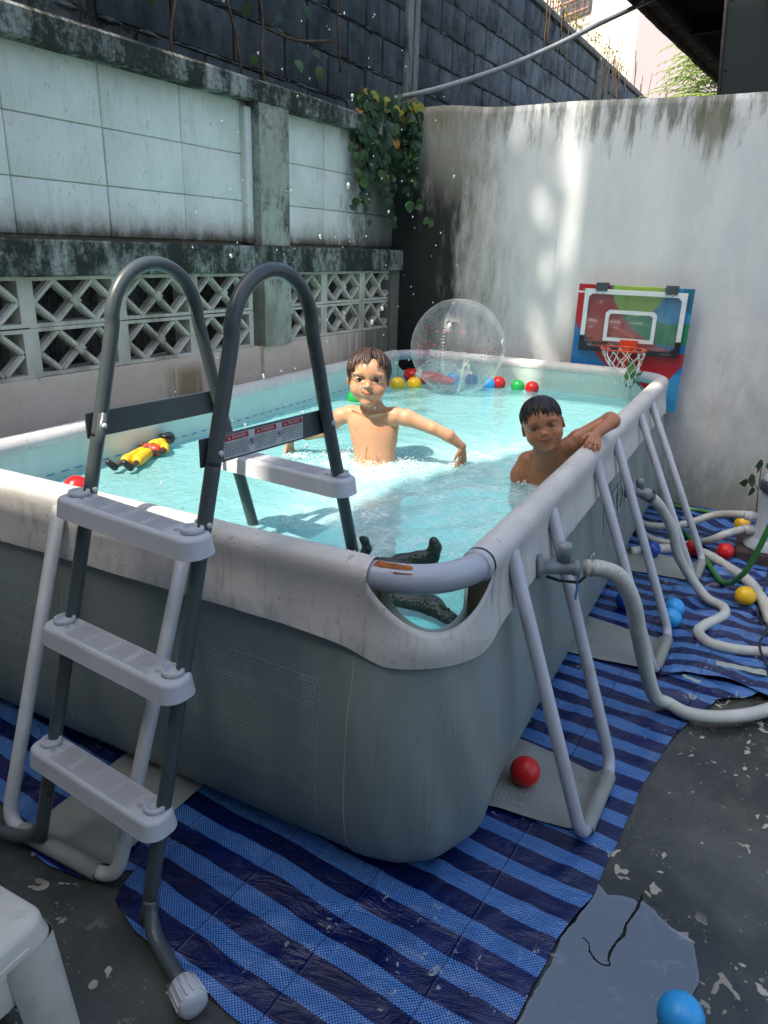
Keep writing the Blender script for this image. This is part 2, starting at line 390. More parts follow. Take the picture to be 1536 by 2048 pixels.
def mat_block():
    m = M('weathered_grey_block'); x, y, z = m.xyz(); v = m.pos()
    n = m.noise(m.scale(v, (1, 2.2, 0.8)), sc=2.4, det=8, rough=0.7)
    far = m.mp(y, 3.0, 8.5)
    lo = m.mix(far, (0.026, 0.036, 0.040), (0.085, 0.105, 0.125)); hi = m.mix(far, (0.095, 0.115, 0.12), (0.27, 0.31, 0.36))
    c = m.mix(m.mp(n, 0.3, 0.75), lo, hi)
    c = m.mix(m.mul(m.mp(m.noise(m.scale(v, (1, 7, 0.5)), sc=1.7, det=6, rough=0.7), 0.60, 0.78), 0.5), c, (0.27, 0.29, 0.29))
    c = m.mix(m.mul(m.mp(m.noise(v, sc=11, det=9, rough=0.8), 0.5, 0.7), 0.5), c, (0.13, 0.14, 0.13))
    c = m.mix(m.mul(m.mp(m.noise(v, sc=3, det=9, rough=0.8), 0.48, 0.64), 0.7), c, (0.014, 0.018, 0.019))
    oi = m.n('ShaderNodeObjectInfo').outputs['Random']; c = m.mix(m.mp(oi, 0, 1, 0.0, 0.45, False), c, m.mix(0.5, c, (0.02, 0.028, 0.034)))
    return m.end(m.pbr(c, 0.85, spec=0.2, nrm=m._bump(m.noise(v, sc=30, det=9, rough=0.8), 0.7, 0.006)))

MAT = dict(
    floor=mat_floor(), back=mat_backwall(), board=mat_panelboard(), low=mat_lowwall(), block=mat_block(),
    coping=mat_mould('black_mould_cement', (0.38, 0.39, 0.35), 0.68), post=mat_mould('streaked_cement_post', (0.44, 0.45, 0.38), 0.42),
    vent=mat_mould('breeze_block_cement', (0.68, 0.62, 0.53), 0.05), mortar=mat_mould('squeezed_mortar', (0.14, 0.155, 0.155), 0.6),
    gpost=mat_mould('grey_concrete_post', (0.22, 0.24, 0.24), 0.45),
    seam=plain('seam_cover', (0.45, 0.48, 0.45), 0.8, 0.2),
)

# ================================================================== GROUND
def fl(u, v):
    x = -60 + 120 * u; y = -60 + 120 * v; return (x, y, 0)
nv = 40
ux = sorted(set([-60, -30, -12, -6] + [round(-3 + i * 0.15, 3) for i in range(41)] + [6, 12, 30, 60]))
vs = [(x, y, sn(x * 1.3, y * 1.3) * 0.004 if abs(x) < 3.1 and abs(y) < 3.1 else 0) for y in ux for x in ux]
n_ = len(ux); fs = [(j * n_ + i, j * n_ + i + 1, (j + 1) * n_ + i + 1, (j + 1) * n_ + i) for j in range(n_ - 1) for i in range(n_ - 1)]
tag(link('ground', mesh('ground', vs, fs), None, MAT['floor']), 'worn dark concrete yard floor with paint flakes', kind='structure')

# ================================================================== BACK WALL
WY = 3.27
def backtop(x): return 2.148 + 0.012 * sn(x * 2.1, 3.3) + 0.02 * math.exp(-((x + 1.5) / 0.25) ** 2) - 0.02 * math.exp(-((x + 1.75) / 0.12) ** 2)
NX, NZ = 150, 60
vs = []; fs = []
for j in range(NZ + 1):
    for i in range(NX + 1):
        x = -1.80 + 5.2 * i / NX; z = backtop(x) * j / NZ
        vs.append((x, WY - 0.004 * sn(x * 3, z * 3) - 0.002 * sn(x * 11, z * 9, 2) - (0.0 if j < NZ else -0.006), z))
b0 = len(vs)
for i in range(NX + 1):
    x = -1.80 + 5.2 * i / NX; vs.append((x, WY + 0.05, backtop(x) + 0.008)); 
for i in range(NX + 1):
    x = -1.80 + 5.2 * i / NX; vs.append((x, WY + 0.11, backtop(x) - 0.004))
for i in range(NX + 1):
    x = -1.80 + 5.2 * i / NX; vs.append((x, WY + 0.115, 0))
rows = [j * (NX + 1) for j in range(NZ + 1)] + [b0, b0 + NX + 1, b0 + 2 * (NX + 1)]
for a, b in zip(rows[:-1], rows[1:]):
    for i in range(NX): fs.append((a + i, a + i + 1, b + i + 1, b + i))
bw = link('garden_wall', mesh('garden_wall', vs, fs), None, MAT['back'])
tag(bw, 'tall white plastered wall with black mould in its left corner, behind the pool', 'wall')

# ================================================================== LEFT BOUNDARY WALL (local frame: +y along the wall away from the camera, +x towards the pool)
LW = empty('boundary_wall', (-1.75, 3.3, 0), math.atan(-0.04), 'old cement wall with pierced diamond blocks and white sheets, left of the pool', 'wall')
def lobj(mb, name, mat, smooth=False, parent=None): return mb.obj(name, mat, parent or LW, smooth)
Y0 = -5.2
lobj(MB().box(-0.11, 0.0, Y0, -0.03, 0, 0.885), 'lower_wall', MAT['low'])
# middle courses of pierced blocks
BWd, BHt = 0.409, 0.172
def vent_mesh():
    mb = MB(); hw = BWd / 2; fr = 0.031; d0, d1 = -0.095, -0.004
    mb.box(d0, d1, -hw, hw, 0, 0.013); mb.box(d0, d1, -hw, hw, BHt - 0.013, BHt)
    mb.box(d0, d1, -hw, -hw + fr, 0.013, BHt - 0.013); mb.box(d0, d1, hw - fr, hw, 0.013, BHt - 0.013)
    iw = hw - fr; cz = BHt / 2; ih = BHt / 2 - 0.013; t = 0.0105
    for cy in (-iw / 2, iw / 2):
        P = [(cy - iw / 2, cz), (cy, cz + ih), (cy + iw / 2, cz), (cy, cz - ih)]
        for k in range(4):
            a = Vector((P[k][0], P[k][1])); b = Vector((P[(k + 1) % 4][0], P[(k + 1) % 4][1]))
            dv = (b - a).normalized(); nv_ = Vector((-dv.y, dv.x)); e = 0.004
            for (x0, x1, tt) in ((-0.042, -0.012, t), (-0.012, -0.006, t * 0.55)):
                q = [a + nv_ * tt - dv * e, a - nv_ * tt - dv * e, b - nv_ * tt + dv * e, b + nv_ * tt + dv * e]
                mb.addm([(x, p.x, p.y) for x in (x0, x1) for p in q], [(0, 1, 2, 3), (7, 6, 5, 4), (0, 4, 5, 1), (1, 5, 6, 2), (2, 6, 7, 3), (3, 7, 4, 0)])
    s_ = 0.026
    for (x0, x1, ss) in ((-0.04, -0.003, s_), (-0.003, 0.0, s_ * 0.8)):
        q = [(0, cz + ss), (-ss, cz), (0, cz - ss), (ss, cz)]
        mb.addm([(x, a, b) for x in (x0, x1) for a, b in q], [(0, 1, 2, 3), (7, 6, 5, 4), (0, 4, 5, 1), (1, 5, 6, 2), (2, 6, 7, 3), (3, 7, 4, 0)])
    return mb.me('breeze_block', False)
vm = vent_mesh(); vm.materials.append(MAT['vent'])
bays = [(-1.415, [-1.64, -2.05, -2.46, -2.87, -3.28]), ]
ycs = []
for base in (-2.68,): pass
# bay A (before the post at y 1.87-2.09): block centres; bay B after it
cA = [1.61 - 0.409 * k for k in range(0, 9)]; cB = [2.237 + 0.405 * k for k in range(3)]
for yc in cA + cB:
    for row in range(2):
        if abs(yc + 0.35) < 0.13: continue
        o = link('breeze_block', vm, LW); o.location = (-0.002 * rnd.random(), yc - 3.3, 0.887 + row * (BHt + 0.004) + rnd.uniform(-.001, .001))
        o.rotation_euler = (rnd.uniform(-.006, .006), 0, rnd.uniform(-.006, .006))
lobj(MB().box(-0.13, 0.035, 1.86 - 3.3, 2.075 - 3.3, 0.886, 1.235).box(-0.13, 0.028, 1.855 - 3.3, 2.08 - 3.3, 1.362, 2.06), 'post', MAT['post'])
lobj(MB().box(-0.12, 0.02, 1.862 - 3.3, 2.073 - 3.3, 0.0, 0.8855), 'post', MAT['low'])
lobj(MB().box(-0.13, 0.03, -0.45 - 3.3, -0.24 - 3.3, 0.886, 1.235).box(-0.13, 0.028, -0.45 - 3.3, -0.24 - 3.3, 1.362, 2.06), 'post', MAT['post'])
lobj(MB().box(-0.12, 0.018, 3.17 - 3.3, 3.30 - 3.3, 0.0, 1.236), 'post', MAT['low'])
lobj(MB().rbox(-0.12, 0.045, Y0, -0.03, 1.238, 1.360, 0.008), 'ledge_band', MAT['coping'], True)
cp = MB()
N = 90
vs = []; fs = []
for i in range(N + 1):
    y = Y0 + (5.2) * i / N; tz = 2.045 + 0.022 * (i / N) + 0.008 * sn(y * 2.2, 1) ; bz = 1.945 + 0.035 * (i / N) + 0.003 * sn(y * 3, 4)
    if bz - tz > 0: pass
    for (x, z) in ((0.0, bz), (0.012 + 0.003 * sn(y * 4, 9), bz + 0.004), (0.012 + 0.004 * sn(y * 5, 2), tz - 0.012), (0.0, tz), (-0.10, tz - 0.004), (-0.115, bz)):
        vs.append((x + 0.024, y, z))
for i in range(N):
    for k in range(6):
        a = i * 6 + k; b = i * 6 + (k + 1) % 6; fs.append((a, b, b + 6, a + 6))
cp.addm(vs, fs); cp.obj('coping', MAT['coping'], LW, False)
lobj(MB().box(-0.115, -0.0555, Y0, -0.03, 1.3605, 1.945), 'backing', MAT['board'])
def sheet(y0, y1, z0, z1):
    g = 0.0022; mb = MB().rbox(-0.074, -0.044 + rnd.uniform(-.0015, .0015), y0 + g - 3.3, y1 - g - 3.3, z0 + g, z1 - g * 0.5, 0.004, seg=2)
    lobj(mb, 'cement_sheet', MAT['board'], True)
zr_ = [1.372, 1.556, 1.755, 1.99]
for seq in ([-0.24, 0.205, 0.615, 1.02, 1.43, 1.855], [2.08, 2.49, 2.90, 3.27], [-1.9, -1.47, -1.06, -0.65, -0.45]):
    for a, b in zip(seq[:-1], seq[1:]):
        for r_ in range(3): sheet(a, b, zr_[r_], zr_[r_ + 1])
# rounded plaster reveal beside the post
lobj(MB().rbox(-0.08, -0.012, 1.805 - 3.3, 1.856 - 3.3, 1.365, 1.955, 0.012), 'plaster_reveal', MAT['board'], True)

# ================================================================== TALL BLOCK WALL behind the boundary wall
BWl = empty('block_wall', (-2.3, 3.3, 0), math.atan(-0.04), 'tall dark grey block wall with rough mortar, rising behind the white boundary wall', 'wall')
lobj(MB().box(-0.15, -0.012, -6.2, 12.4, 0, 3.70), 'mortar_core', MAT['mortar'], parent=BWl)
HB = 0.232; LB = 0.45
bms = []
for k in range(4):
    mb = MB().rbox(-0.02, 0.004, 0.009, LB - 0.009, 0.008, HB - 0.008, 0.006, seg=2)
    v2 = []
    for (x, y, z) in mb.v: v2.append((x + 0.006 * sn(y * 9 + k * 7, z * 11), y + 0.004 * sn(z * 20, k, 5), z + 0.004 * sn(y * 15, k * 3, 1)))
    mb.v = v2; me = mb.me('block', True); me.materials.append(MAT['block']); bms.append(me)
cols = [(0.95 - 3.3, 0.95 - 3.3), (6.1, 6.1)]
for r_ in range(7):
    z = 2.04 + r_ * HB
    for c_ in range(-4, 28):
        yl = (0.0 if r_ % 2 else LB / 2) + c_ * LB
        if 0.72 < yl + LB / 2 < 1.3 and False: continue
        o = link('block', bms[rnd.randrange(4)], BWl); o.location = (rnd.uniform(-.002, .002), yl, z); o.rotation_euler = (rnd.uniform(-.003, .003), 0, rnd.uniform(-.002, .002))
mr = MB()
for r_ in range(8):
    z = 2.04 + r_ * HB; pts = []; rs = []
    for i in range(420):
        y = -2.0 + i * 0.033
        pts.append((0.002 + 0.005 * sn(y * 13, r_), y, z + 0.007 * sn(y * 6, r_ * 2) + 0.005 * sn(y * 31, r_))); rs.append(max(0.0015, 0.005 + 0.020 * sn(y * 9, r_ * 5, 3)))
    mr.tube(pts, rs, 6)
tag(mr.obj('mortar_bead', MAT['mortar'], BWl), kind='stuff')
lobj(MB().rbox(-0.06, 0.035, 0.98, 1.06, 0, 3.7, 0.006).rbox(-0.06, 0.03, 1.10, 1.17, 0, 3.7, 0.006), 'concrete_column', MAT['gpost'], True, BWl)
lobj(MB().rbox(-0.06, 0.05, 6.05, 6.22, 0, 3.70, 0.006).rbox(-0.06, 0.05, 6.34, 6.50, 0, 3.70, 0.006), 'concrete_column', MAT['gpost'], True, BWl)
lobj(MB().rbox(-0.17, 0.03, -6.2, 12.4, 3.672, 3.74, 0.012), 'wall_cap', MAT['gpost'], True, BWl)
# ================================================================== FAR BUILDING, ROOF, PANEL, PIPE, ADDED UNSEEN SHADE BUILDINGS
def fac(name, a, b, st):
    m = M(name); v = m.pos()
    c = m.mix(m.mp(m.noise(v, sc=0.6, det=6), 0.3, 0.7), a, b)
    c = m.mix(m.mul(m.mp(m.noise(m.scale(v, (2, 2, 0.3)), sc=1.5, det=7, rough=0.7), 0.5, 0.75), st), c, (0.55, 0.50, 0.38))
    return m.end(m.pbr(c, 0.8, spec=0.2, nrm=m._bump(m.noise(v, sc=12, det=6), 0.2, 0.01)))
MAT['bld'] = fac('cream_render', (0.58, 0.53, 0.45), (0.66, 0.61, 0.53), 0.5)
MAT['bld2'] = fac('pink_white_render', (0.40, 0.345, 0.355), (0.45, 0.39, 0.40), 0.15)  # lit and shaded copies: right face's slight shade put into the colour
MAT['rustbar'] = plain('rusty_bar', (0.38, 0.20, 0.14), 0.8)
MAT['whitebar'] = plain('white_metal_bar', (0.7, 0.7, 0.68), 0.5)
MAT['glassdark'] = plain('dark_window_glass', (0.10, 0.10, 0.10), 0.1, 0.6)
B = empty('apartment_building', (-2.93, 16, 0), 0, 'pale cream and pinkish rendered building corner, far beyond the block wall', 'building')
A_ = Vector((-2.93, 16, 0)); dl = Vector((-0.80, 0.60, 0)); dr = Vector((0.93, 0.37, 0))
def wallstrip(name, d, L, mat):
    n = Vector((d.y, -d.x, 0)) if d.x > 0 else Vector((-d.y, d.x, 0))
    if n.y > 0: n = -n
    p = [Vector((0, 0, 0)), d * L]; q = [x - n * 0.25 for x in p]
    vs = [(v.x, v.y, z) for z in (0, 8) for v in (p[0], p[1], q[1], q[0])]
    return link(name, mesh(name, vs, [(0, 1, 5, 4), (1, 2, 6, 5), (2, 3, 7, 6), (3, 0, 4, 7), (4, 5, 6, 7)], False), B, mat), n
wallstrip('wall', dl, 9, MAT['bld'])
wl, nr_ = wallstrip('wall', dr, 12, MAT['bld2'])
nl_ = Vector((-0.6, -0.8, 0))
# barred window on the left face
def onl(s, out, z): p = dl * s + nl_ * out; return (p.x, p.y, z)
win = MB(); s0, s1, z0, z1 = 1.45, 2.5, 6.22, 7.3
vs = [onl(s, o, z) for o in (0.0, 0.03) for z in (z0, z1) for s in (s0, s1)]
win.addm(vs, [(0, 1, 3, 2), (4, 5, 7, 6), (0, 1, 5, 4), (2, 3, 7, 6), (0, 2, 6, 4), (1, 3, 7, 5)])
wo_ = win.obj('window', MAT['glassdark'], B, False)
g1 = MB()
for k in range(6): z = z0 + 0.05 + k * 0.24; g1.tube([onl(s0 - .05, 0.16, z), onl(s1 + .05, 0.16, z)], 0.02, 6)
for k in range(8): s = s0 + k * 0.19; g1.tube([onl(s, 0.17, z0 - 0.02), onl(s, 0.17, z1)], 0.014, 6)
g1.obj('grille', MAT['rustbar'], wo_)
g2 = MB()
for k in range(4): g2.tube([onl(1.0, 0.4, 5.35 + k * 0.12), onl(2.6, 0.4, 5.35 + k * 0.12)], 0.025, 6)
g2.obj('awning_rail', MAT['whitebar'], B)

# ---- roof beyond the wall: underside, purlins, tiled edge
MAT['roofdark'] = plain('dark_roof_underside', (0.012, 0.011, 0.014), 0.8, 0.1)
MAT['tile'] = plain('brown_roof_tile', (0.085, 0.075, 0.065), 0.8, 0.2, var=0.3)
MAT['greenpanel'] = plain('dark_green_sheet', (0.014, 0.024, 0.024), 0.55, 0.3, var=0.06, sc=3)
RF = empty('lean_to_roof', (-0.66, 4.77, 3.0), math.atan(-0.126), 'dark underside of a tiled roof, top right beyond the white wall', 'roof')
lobj(MB().box(0.10, 5.0, -0.62, 7.0, 0.03, 0.07), 'roof_deck', MAT['roofdark'], parent=RF)
for k in range(6):
    lobj(MB().box(0.12, 4.9, -0.55 + k * 1.2, -0.48 + k * 1.2, -0.07, 0.03), 'rafter', MAT['roofdark'], parent=RF)
lobj(MB().box(0.10, 0.14, -0.62, 7.0, -0.06, 0.029), 'fascia_board', MAT['roofdark'], parent=RF)
tmsh = MB().rbox(-0.10, 0.095, 0.004, 0.272, 0.0, 0.032, 0.006).rbox(-0.10, -0.075, 0.004, 0.272, -0.045, 0.0, 0.006).me('eave_tile'); tmsh.materials.append(MAT['tile'])
for k in range(27):
    o = link('eave_tile', tmsh, RF); o.location = (rnd.uniform(-.004, .004), -0.62 + k * 0.28, rnd.uniform(-.003, .003) + 0.01)
lobj(MB().box(0.55, 1.0, 1.5, 3.9, -0.03, 0.01), 'ceiling_board', MAT['whitebar'], parent=RF)
tl = empty('tube_lamp', (0.1, 4.9, 2.93), 0, 'unlit fluorescent tube under the dark roof', 'lamp')
lobj(MB().rbox(-0.17, 0.8, -0.02, 0.02, 0.0, 0.03, 0.005), 'lamp_holder', MAT['whitebar'], parent=tl)
MAT['dullwhite'] = plain('dull_white', (0.5, 0.5, 0.46), 0.5)
MB().tube([(-0.12, 0, -0.012), (0.8, 0, -0.012)], 0.013, 10).obj('tube', MAT['dullwhite'], tl)
P_ = empty('sheet_partition', (0, 3.52, 0), 0, 'dark green sheet partition standing up behind the white wall, top right', 'partition')
vs = [(0.01, 0, 2.0), (2.2, 0, 2.0), (2.2, 0, 2.95), (-0.069, 0, 2.95)]; vs += [(x, 0.03, z) for x, y, z in vs]
link('sheet', mesh('sheet', vs, [(0, 1, 2, 3), (7, 6, 5, 4), (0, 4, 5, 1), (1, 5, 6, 2), (2, 6, 7, 3), (3, 7, 4, 0)], False), P_, MAT['greenpanel'])
MB().tube([(0.004, -0.008, 2.0), (-0.074, -0.008, 2.95)], 0.008, 6).obj('edge_trim', MAT['tile'], P_)
MB().tube([(0.12, -0.012, 2.72), (0.26, -0.012, 2.3)], 0.011, 6).obj('brace_strip', MAT['roofdark'], P_)
sc_ = MB()
for z in (2.30, 2.62, 2.94): sc_.ico((0.03 - (z - 2.0) * 0.08, -0.003, z), 0.006, 1)
sc_.obj('screw', MAT['roofdark'], P_)
MAT['pvc'] = plain('grey_pipe', (0.20, 0.225, 0.24), 0.45, var=0.08)
pp = cr([(-1.86, 3.20, 2.20), (-1.781, 3.22, 2.212), (-1.527, 3.32, 2.272), (-1.27, 3.6, 2.407), (-1.093, 4.0, 2.588), (-0.892, 4.4, 2.798), (-0.667, 4.8, 3.009), (-0.57, 4.95, 3.097)], 8)
tag(MB().tube(pp, 0.0155, 12).obj('pipe', MAT['pvc']), 'grey plastic pipe rising from the wall corner to the dark roof', 'pipe')

# ---- unseen house and tower added behind the camera, shaped to shade the yard
MAT['nb'] = plain('grey_house_render', (0.42, 0.42, 0.40), 0.8, 0.2, var=0.1, sc=2)
MAT['nb2'] = plain('beige_tower_render', (0.45, 0.42, 0.38), 0.8, 0.2, var=0.1, sc=1)
NH = empty('neighbour_house', (0, -2.8, 0), 0, 'low grey rendered house behind the photographer', 'house')
lobj(MB().box(-6, 5, -5.0, 0, 0, 4.88), 'wall', MAT['nb'], parent=NH)  # body of the added unseen house
lobj(MB().box(-6.1, 5.1, -5.1, 0.05, 4.885, 5.02), 'parapet', MAT['coping'], parent=NH)
for xx in (-2.4, 1.6):
    wf = lobj(MB().box(xx, xx + 1.2, 0.002, 0.05, 1.0, 2.2), 'window_frame', MAT['whitebar'], parent=NH)
    MB().box(xx + .06, xx + 1.14, 0.05, 0.054, 1.06, 2.14).obj('pane', MAT['glassdark'], wf, False)
NT = empty('apartment_tower', (0, -2.95, 0), 0, 'beige apartment tower rising behind the low grey house', 'tower')
lobj(MB().box(-1.62, 1.6, -3.5, -0.3, 5.03, 12.5), 'wall', MAT['nb2'], parent=NT)  # body of the added unseen tower
lobj(MB().box(-2.30, 1.6, -1.65, -1.0, 9.3, 9.42).box(-2.95, 1.6, -0.30, 0.0, 10.15, 10.25).box(-2.95, 1.6, -0.12, 0.0, 10.25, 12.9), 'balcony', MAT['nb2'], parent=NT)  # slabs added to shade the leaning boy and the back wall
lobj(MB().box(-2.15, -1.621, -3.4, -0.32, 7.3, 12.4), 'side_bay', MAT['nb2'], parent=NT)  # block added to keep sun off the right-hand legs and hoses

# ================================================================== LEAVES, VINES, TREES
def mat_leaf(name, a, b, tr=0.25):
    m = M(name); c = m.mix(m.mp(m.noise(sc=22, det=3), 0.3, 0.7), a, b)
    p = m.pbr(c, 0.4, spec=0.4); t = m.n('ShaderNodeBsdfTranslucent', [c]).outputs[0]
    return m.end(m.n('ShaderNodeMixShader', [tr, p, t]).outputs[0])
MAT['leaf'] = mat_leaf('dark_green_leaf', (0.012, 0.035, 0.018), (0.035, 0.085, 0.03))
MAT['leaf2'] = mat_leaf('mid_green_leaf', (0.05, 0.11, 0.035), (0.09, 0.17, 0.05))
MAT['leafy'] = mat_leaf('yellow_green_leaf', (0.22, 0.24, 0.03), (0.36, 0.30, 0.04))
MAT['leafo'] = mat_leaf('withered_orange_leaf', (0.35, 0.14, 0.03), (0.5, 0.25, 0.05))
MAT['frond'] = mat_leaf('feathery_frond', (0.18, 0.30, 0.06), (0.38, 0.48, 0.12), 0.45)
MAT['stem'] = plain('brown_stem', (0.11, 0.075, 0.05), 0.8, 0.2, var=0.3)
def leaf_mesh(name, wdt, heart=True):
    L = 1.0; out = [(0, 0.0), (0.34, 0.12), (0.5, 0.38), (0.36, 0.70), (0, 1.0)] if heart else [(0, 0), (0.3, 0.25), (0.36, 0.5), (0.22, 0.8), (0, 1)]
    vs = []; fs = []
    for i, (w_, t) in enumerate(out):
        z = -0.28 * t * t
        vs += [(-w_ * wdt, t, z + 0.18 * w_), (0, t - (0.05 if heart and i == 0 else 0), z), (w_ * wdt, t, z + 0.18 * w_)]
    for i in range(len(out) - 1):
        a = i * 3; fs += [(a, a + 1, a + 4, a + 3), (a + 1, a + 2, a + 5, a + 4)]
    return mesh(name, vs, fs)
def leafset(mk):
    me = leaf_mesh('leaf', 0.85); me.materials.append(MAT[mk]); return me
LM = {k: leafset(k) for k in ('leaf', 'leaf2', 'leafy', 'leafo')}
def put_leaf(parent, p, size, kind, out=(1, -0.6, 0.1), rr=None):
    rr = rr or rnd
    o = link('leaf', LM[kind], parent); o.location = Vector(p)
    n = Vector(out) + Vector((rr.uniform(-.5, .5), rr.uniform(-.5, .5), rr.uniform(-.3, .6))); n.normalize()
    d = Vector((rr.uniform(-.6, .6), rr.uniform(-.6, .6), rr.uniform(-1, 0.1))); d = (d - n * d.dot(n)).normalized()
    x = d.cross(n); o.matrix_local = Matrix.Translation(Vector(p)) @ Matrix(((x.x, d.x, n.x, 0), (x.y, d.y, n.y, 0), (x.z, d.z, n.z, 0), (0, 0, 0, 1))) @ Matrix.Scale(size, 4)
    return o
V1 = empty('climbing_vine', (0, 0, 0), 0, 'leafy green and yellow vine hanging down the corner where the two walls meet', 'vine')
st = MB(); rv = random.Random(5)
for k in range(60):
    x0 = rv.uniform(-1.84, -1.60); y0 = 3.23 if x0 > -1.68 else rv.uniform(2.72, 3.2)
    if y0 < 3.2: x0 = -1.71 - 0.04 * (3.3 - y0)
    ln = rv.uniform(0.10, 0.62) * (1 if k < 42 else .6); z0 = 2.14 if k % 3 else 2.02
    pts = []; zz = z0 + 0.06; px_, py_ = x0 - 0.04, y0 - 0.02
    for i in range(9):
        t = i / 8; pts.append((px_ + 0.03 * t + 0.02 * sn(t * 4, k), py_ - 0.02 * math.sin(t * 3) + 0.02 * sn(t * 3, k, 4), zz - ln * t))
    pts = cr(pts, 3); MB().tube(pts, 0.0022, 5).obj('stem', MAT['stem'], V1)
    for i in range(2, len(pts), 3):
        hgt = pts[i].z
        kd = 'leafy' if hgt > 2.14 and rv.random() < .35 else ('leaf2' if rv.random() < 0.25 else 'leaf')
        if rv.random() < 0.012: kd = 'leafo'
        put_leaf(V1, pts[i] + Vector((rv.uniform(-.01, .03), rv.uniform(-.03, .01), 0)), rv.uniform(0.030, 0.075), kd, rr=rv)
for k in range(26):
    put_leaf(V1, (rv.uniform(-2.02, -1.60), rv.uniform(2.95, 3.28), rv.uniform(2.10, 2.22)), rv.uniform(.035, .06), rv.choice(['leafy', 'leaf2', 'leaf', 'leaf']), rr=rv)
for (x, y, z) in ((-1.60, 3.22, 1.66), (-1.585, 3.215, 1.64), (-1.57, 3.22, 1.62), (-1.52, 3.22, 1.55), (-1.50, 3.22, 1.54), (-1.74, 3.16, 1.56), (-1.73, 3.15, 1.54)):
    put_leaf(V1, (x, y, z), 0.05, 'leaf2', rr=rv)
V2 = empty('wall_creeper', (0, 0, 0), 0, 'thin creeper stems with a few leaves on the dark wall, top left', 'creeper')
st = MB()
def bp_(y, z, off=0.0): return (-2.27 - 0.04 * (3.3 - y) + off, y, z)
for pts in ([bp_(1.75, 2.62, .1), bp_(1.80, 2.45, .15), bp_(1.70, 2.22, .2), bp_(1.72, 2.05, .2)], [bp_(2.15, 2.7, .05), bp_(2.25, 2.4, .1), bp_(2.32, 2.1, .1)],
            [bp_(2.48, 2.75, .05), bp_(2.55, 2.5, .05), bp_(2.50, 2.3, .08), bp_(2.52, 2.0, .1)], [bp_(2.56, 2.46, .06), bp_(2.75, 2.44, .12), bp_(2.98, 2.48, .2)],
            [bp_(1.1, 2.75, .1), bp_(1.2, 2.4, .2), bp_(1.15, 2.2, .25)], [bp_(0.55, 2.75, .1), bp_(0.6, 2.45, .1)], [bp_(3.3, 2.9, .02), bp_(3.35, 2.4, .03)]):
    MB().tube([p + Vector((0.01 * sn(i, 7), 0.015 * sn(i, 3), 0)) for i, p in enumerate(cr(pts, 7))], 0.007, 6).obj('stem', MAT['stem'], V2)
for k in range(30):
    y = rv.uniform(1.0, 1.75) if k < 22 else rv.uniform(2.2, 2.8)
    put_leaf(V2, bp_(y, rv.uniform(2.34, 2.6) if k < 22 else rv.uniform(2.2, 2.75), rv.uniform(.08, .3)), rv.uniform(.05, .085), rv.choice(['leaf', 'leaf', 'leaf2']), rr=rv)
put_leaf(V2, bp_(1.1, 2.38, .3), .075, 'leafo', rr=rv); put_leaf(V2, (-1.83, 2.1, 2.07), .045, 'leafo', rr=rv)
# weeds and dry roots on the cap of the tall wall
V3 = empty('wall_top_weeds', (0, 0, 0), 0, 'dry weeds and hanging roots along the top of the tall block wall', 'weeds')
st = MB(); gr = MB()
for k in range(46):
    y = rv.uniform(6.8, 15.0); x = -2.25 - 0.04 * (3.3 - y); z = 3.74
    if k % 2:
        L = rv.uniform(.15, .75); st = MB(); st.tube([(x + .06 + .04 * sn(i, k), y + .07 * sn(i * .7, k, 3), z + .02 - L * i / 6) for i in range(7)], 0.007, 5)
    else:
        L = rv.uniform(.1, .5); a = rv.uniform(-1, 1); st = MB(); st.tube([(x - .05, y + a * L * .6 * (i / 5) ** 1.5, z + L * i / 5) for i in range(6)], 0.005, 5)
    st.obj('dry_stem', MAT['stem'], V3)
for k in range(260):
    y = rv.uniform(6.8, 10.5); x = -2.25 - 0.04 * (3.3 - y) + rv.uniform(-.05, .07); z = 3.74 + rv.uniform(-.01, .1)
    d = Vector((rv.uniform(-1, 1), rv.uniform(-1, 1), rv.uniform(.1, 1))) * .04; s_ = d.cross(Vector((0, 0, 1))).normalized() * .012
    gr.addm([(x, y, z), tuple(Vector((x, y, z)) + d * .5 + s_), tuple(Vector((x, y, z)) + d), tuple(Vector((x, y, z)) + d * .5 - s_)], [(0, 1, 2, 3)])
tag(gr.obj('moss', MAT['leafy'], V3), kind='stuff')
# feathery tree
T1 = empty('feathery_tree', (-0.5, 9.2, 0), 0, 'light green feathery tree crown behind the wall, under the roof edge', 'tree')
MB().tube([(0.3, 0.2, 0), (0.25, 0.1, 2), (0.1, 0, 3.3)], [.09, .07, .03], 8).obj('trunk', MAT['stem'], T1)
cwn = MB()
for k in range(230):
    a = rv.uniform(PI * .35, PI * 1.25) if k % 3 else rv.uniform(-1, 4); L = rv.uniform(.35, .8); r0 = Vector((rv.uniform(-.3, .4), rv.uniform(-.4, .4), rv.uniform(2.9, 3.75)))
    dx = Vector((math.cos(a), math.sin(a) * .6, rv.uniform(.1, .6)))
    sp = [r0 + dx * L * t + Vector((0, 0, -.45 * L * t * t)) for t in [i / 9 for i in range(10)]]
    cwn.tube(sp, 0.004, 3, False)
    for i in range(1, 10):
        for sgn in (-1, 1):
            dd = (sp[i] - sp[i - 1]).normalized(); sd_ = dd.cross(Vector((0, 0, 1))).normalized() * sgn
            tip = sp[i] + (sd_ * .8 + dd * .6 + Vector((0, 0, -.25))).normalized() * .10 * (1 - abs(i - 5) / 9); wv = dd * .017
            cwn.addm([tuple(sp[i] - wv), tuple(sp[i] + wv), tuple(tip)], [(0, 1, 2)])
cwn.obj('crown', MAT['frond'], T1)
T2 = empty('shade_tree', (-4.4, -4.2, 0), 0, 'tall tree behind the photographer, its crown shading the wall', 'tree')  # unseen crown added to break up the sun on the back wall
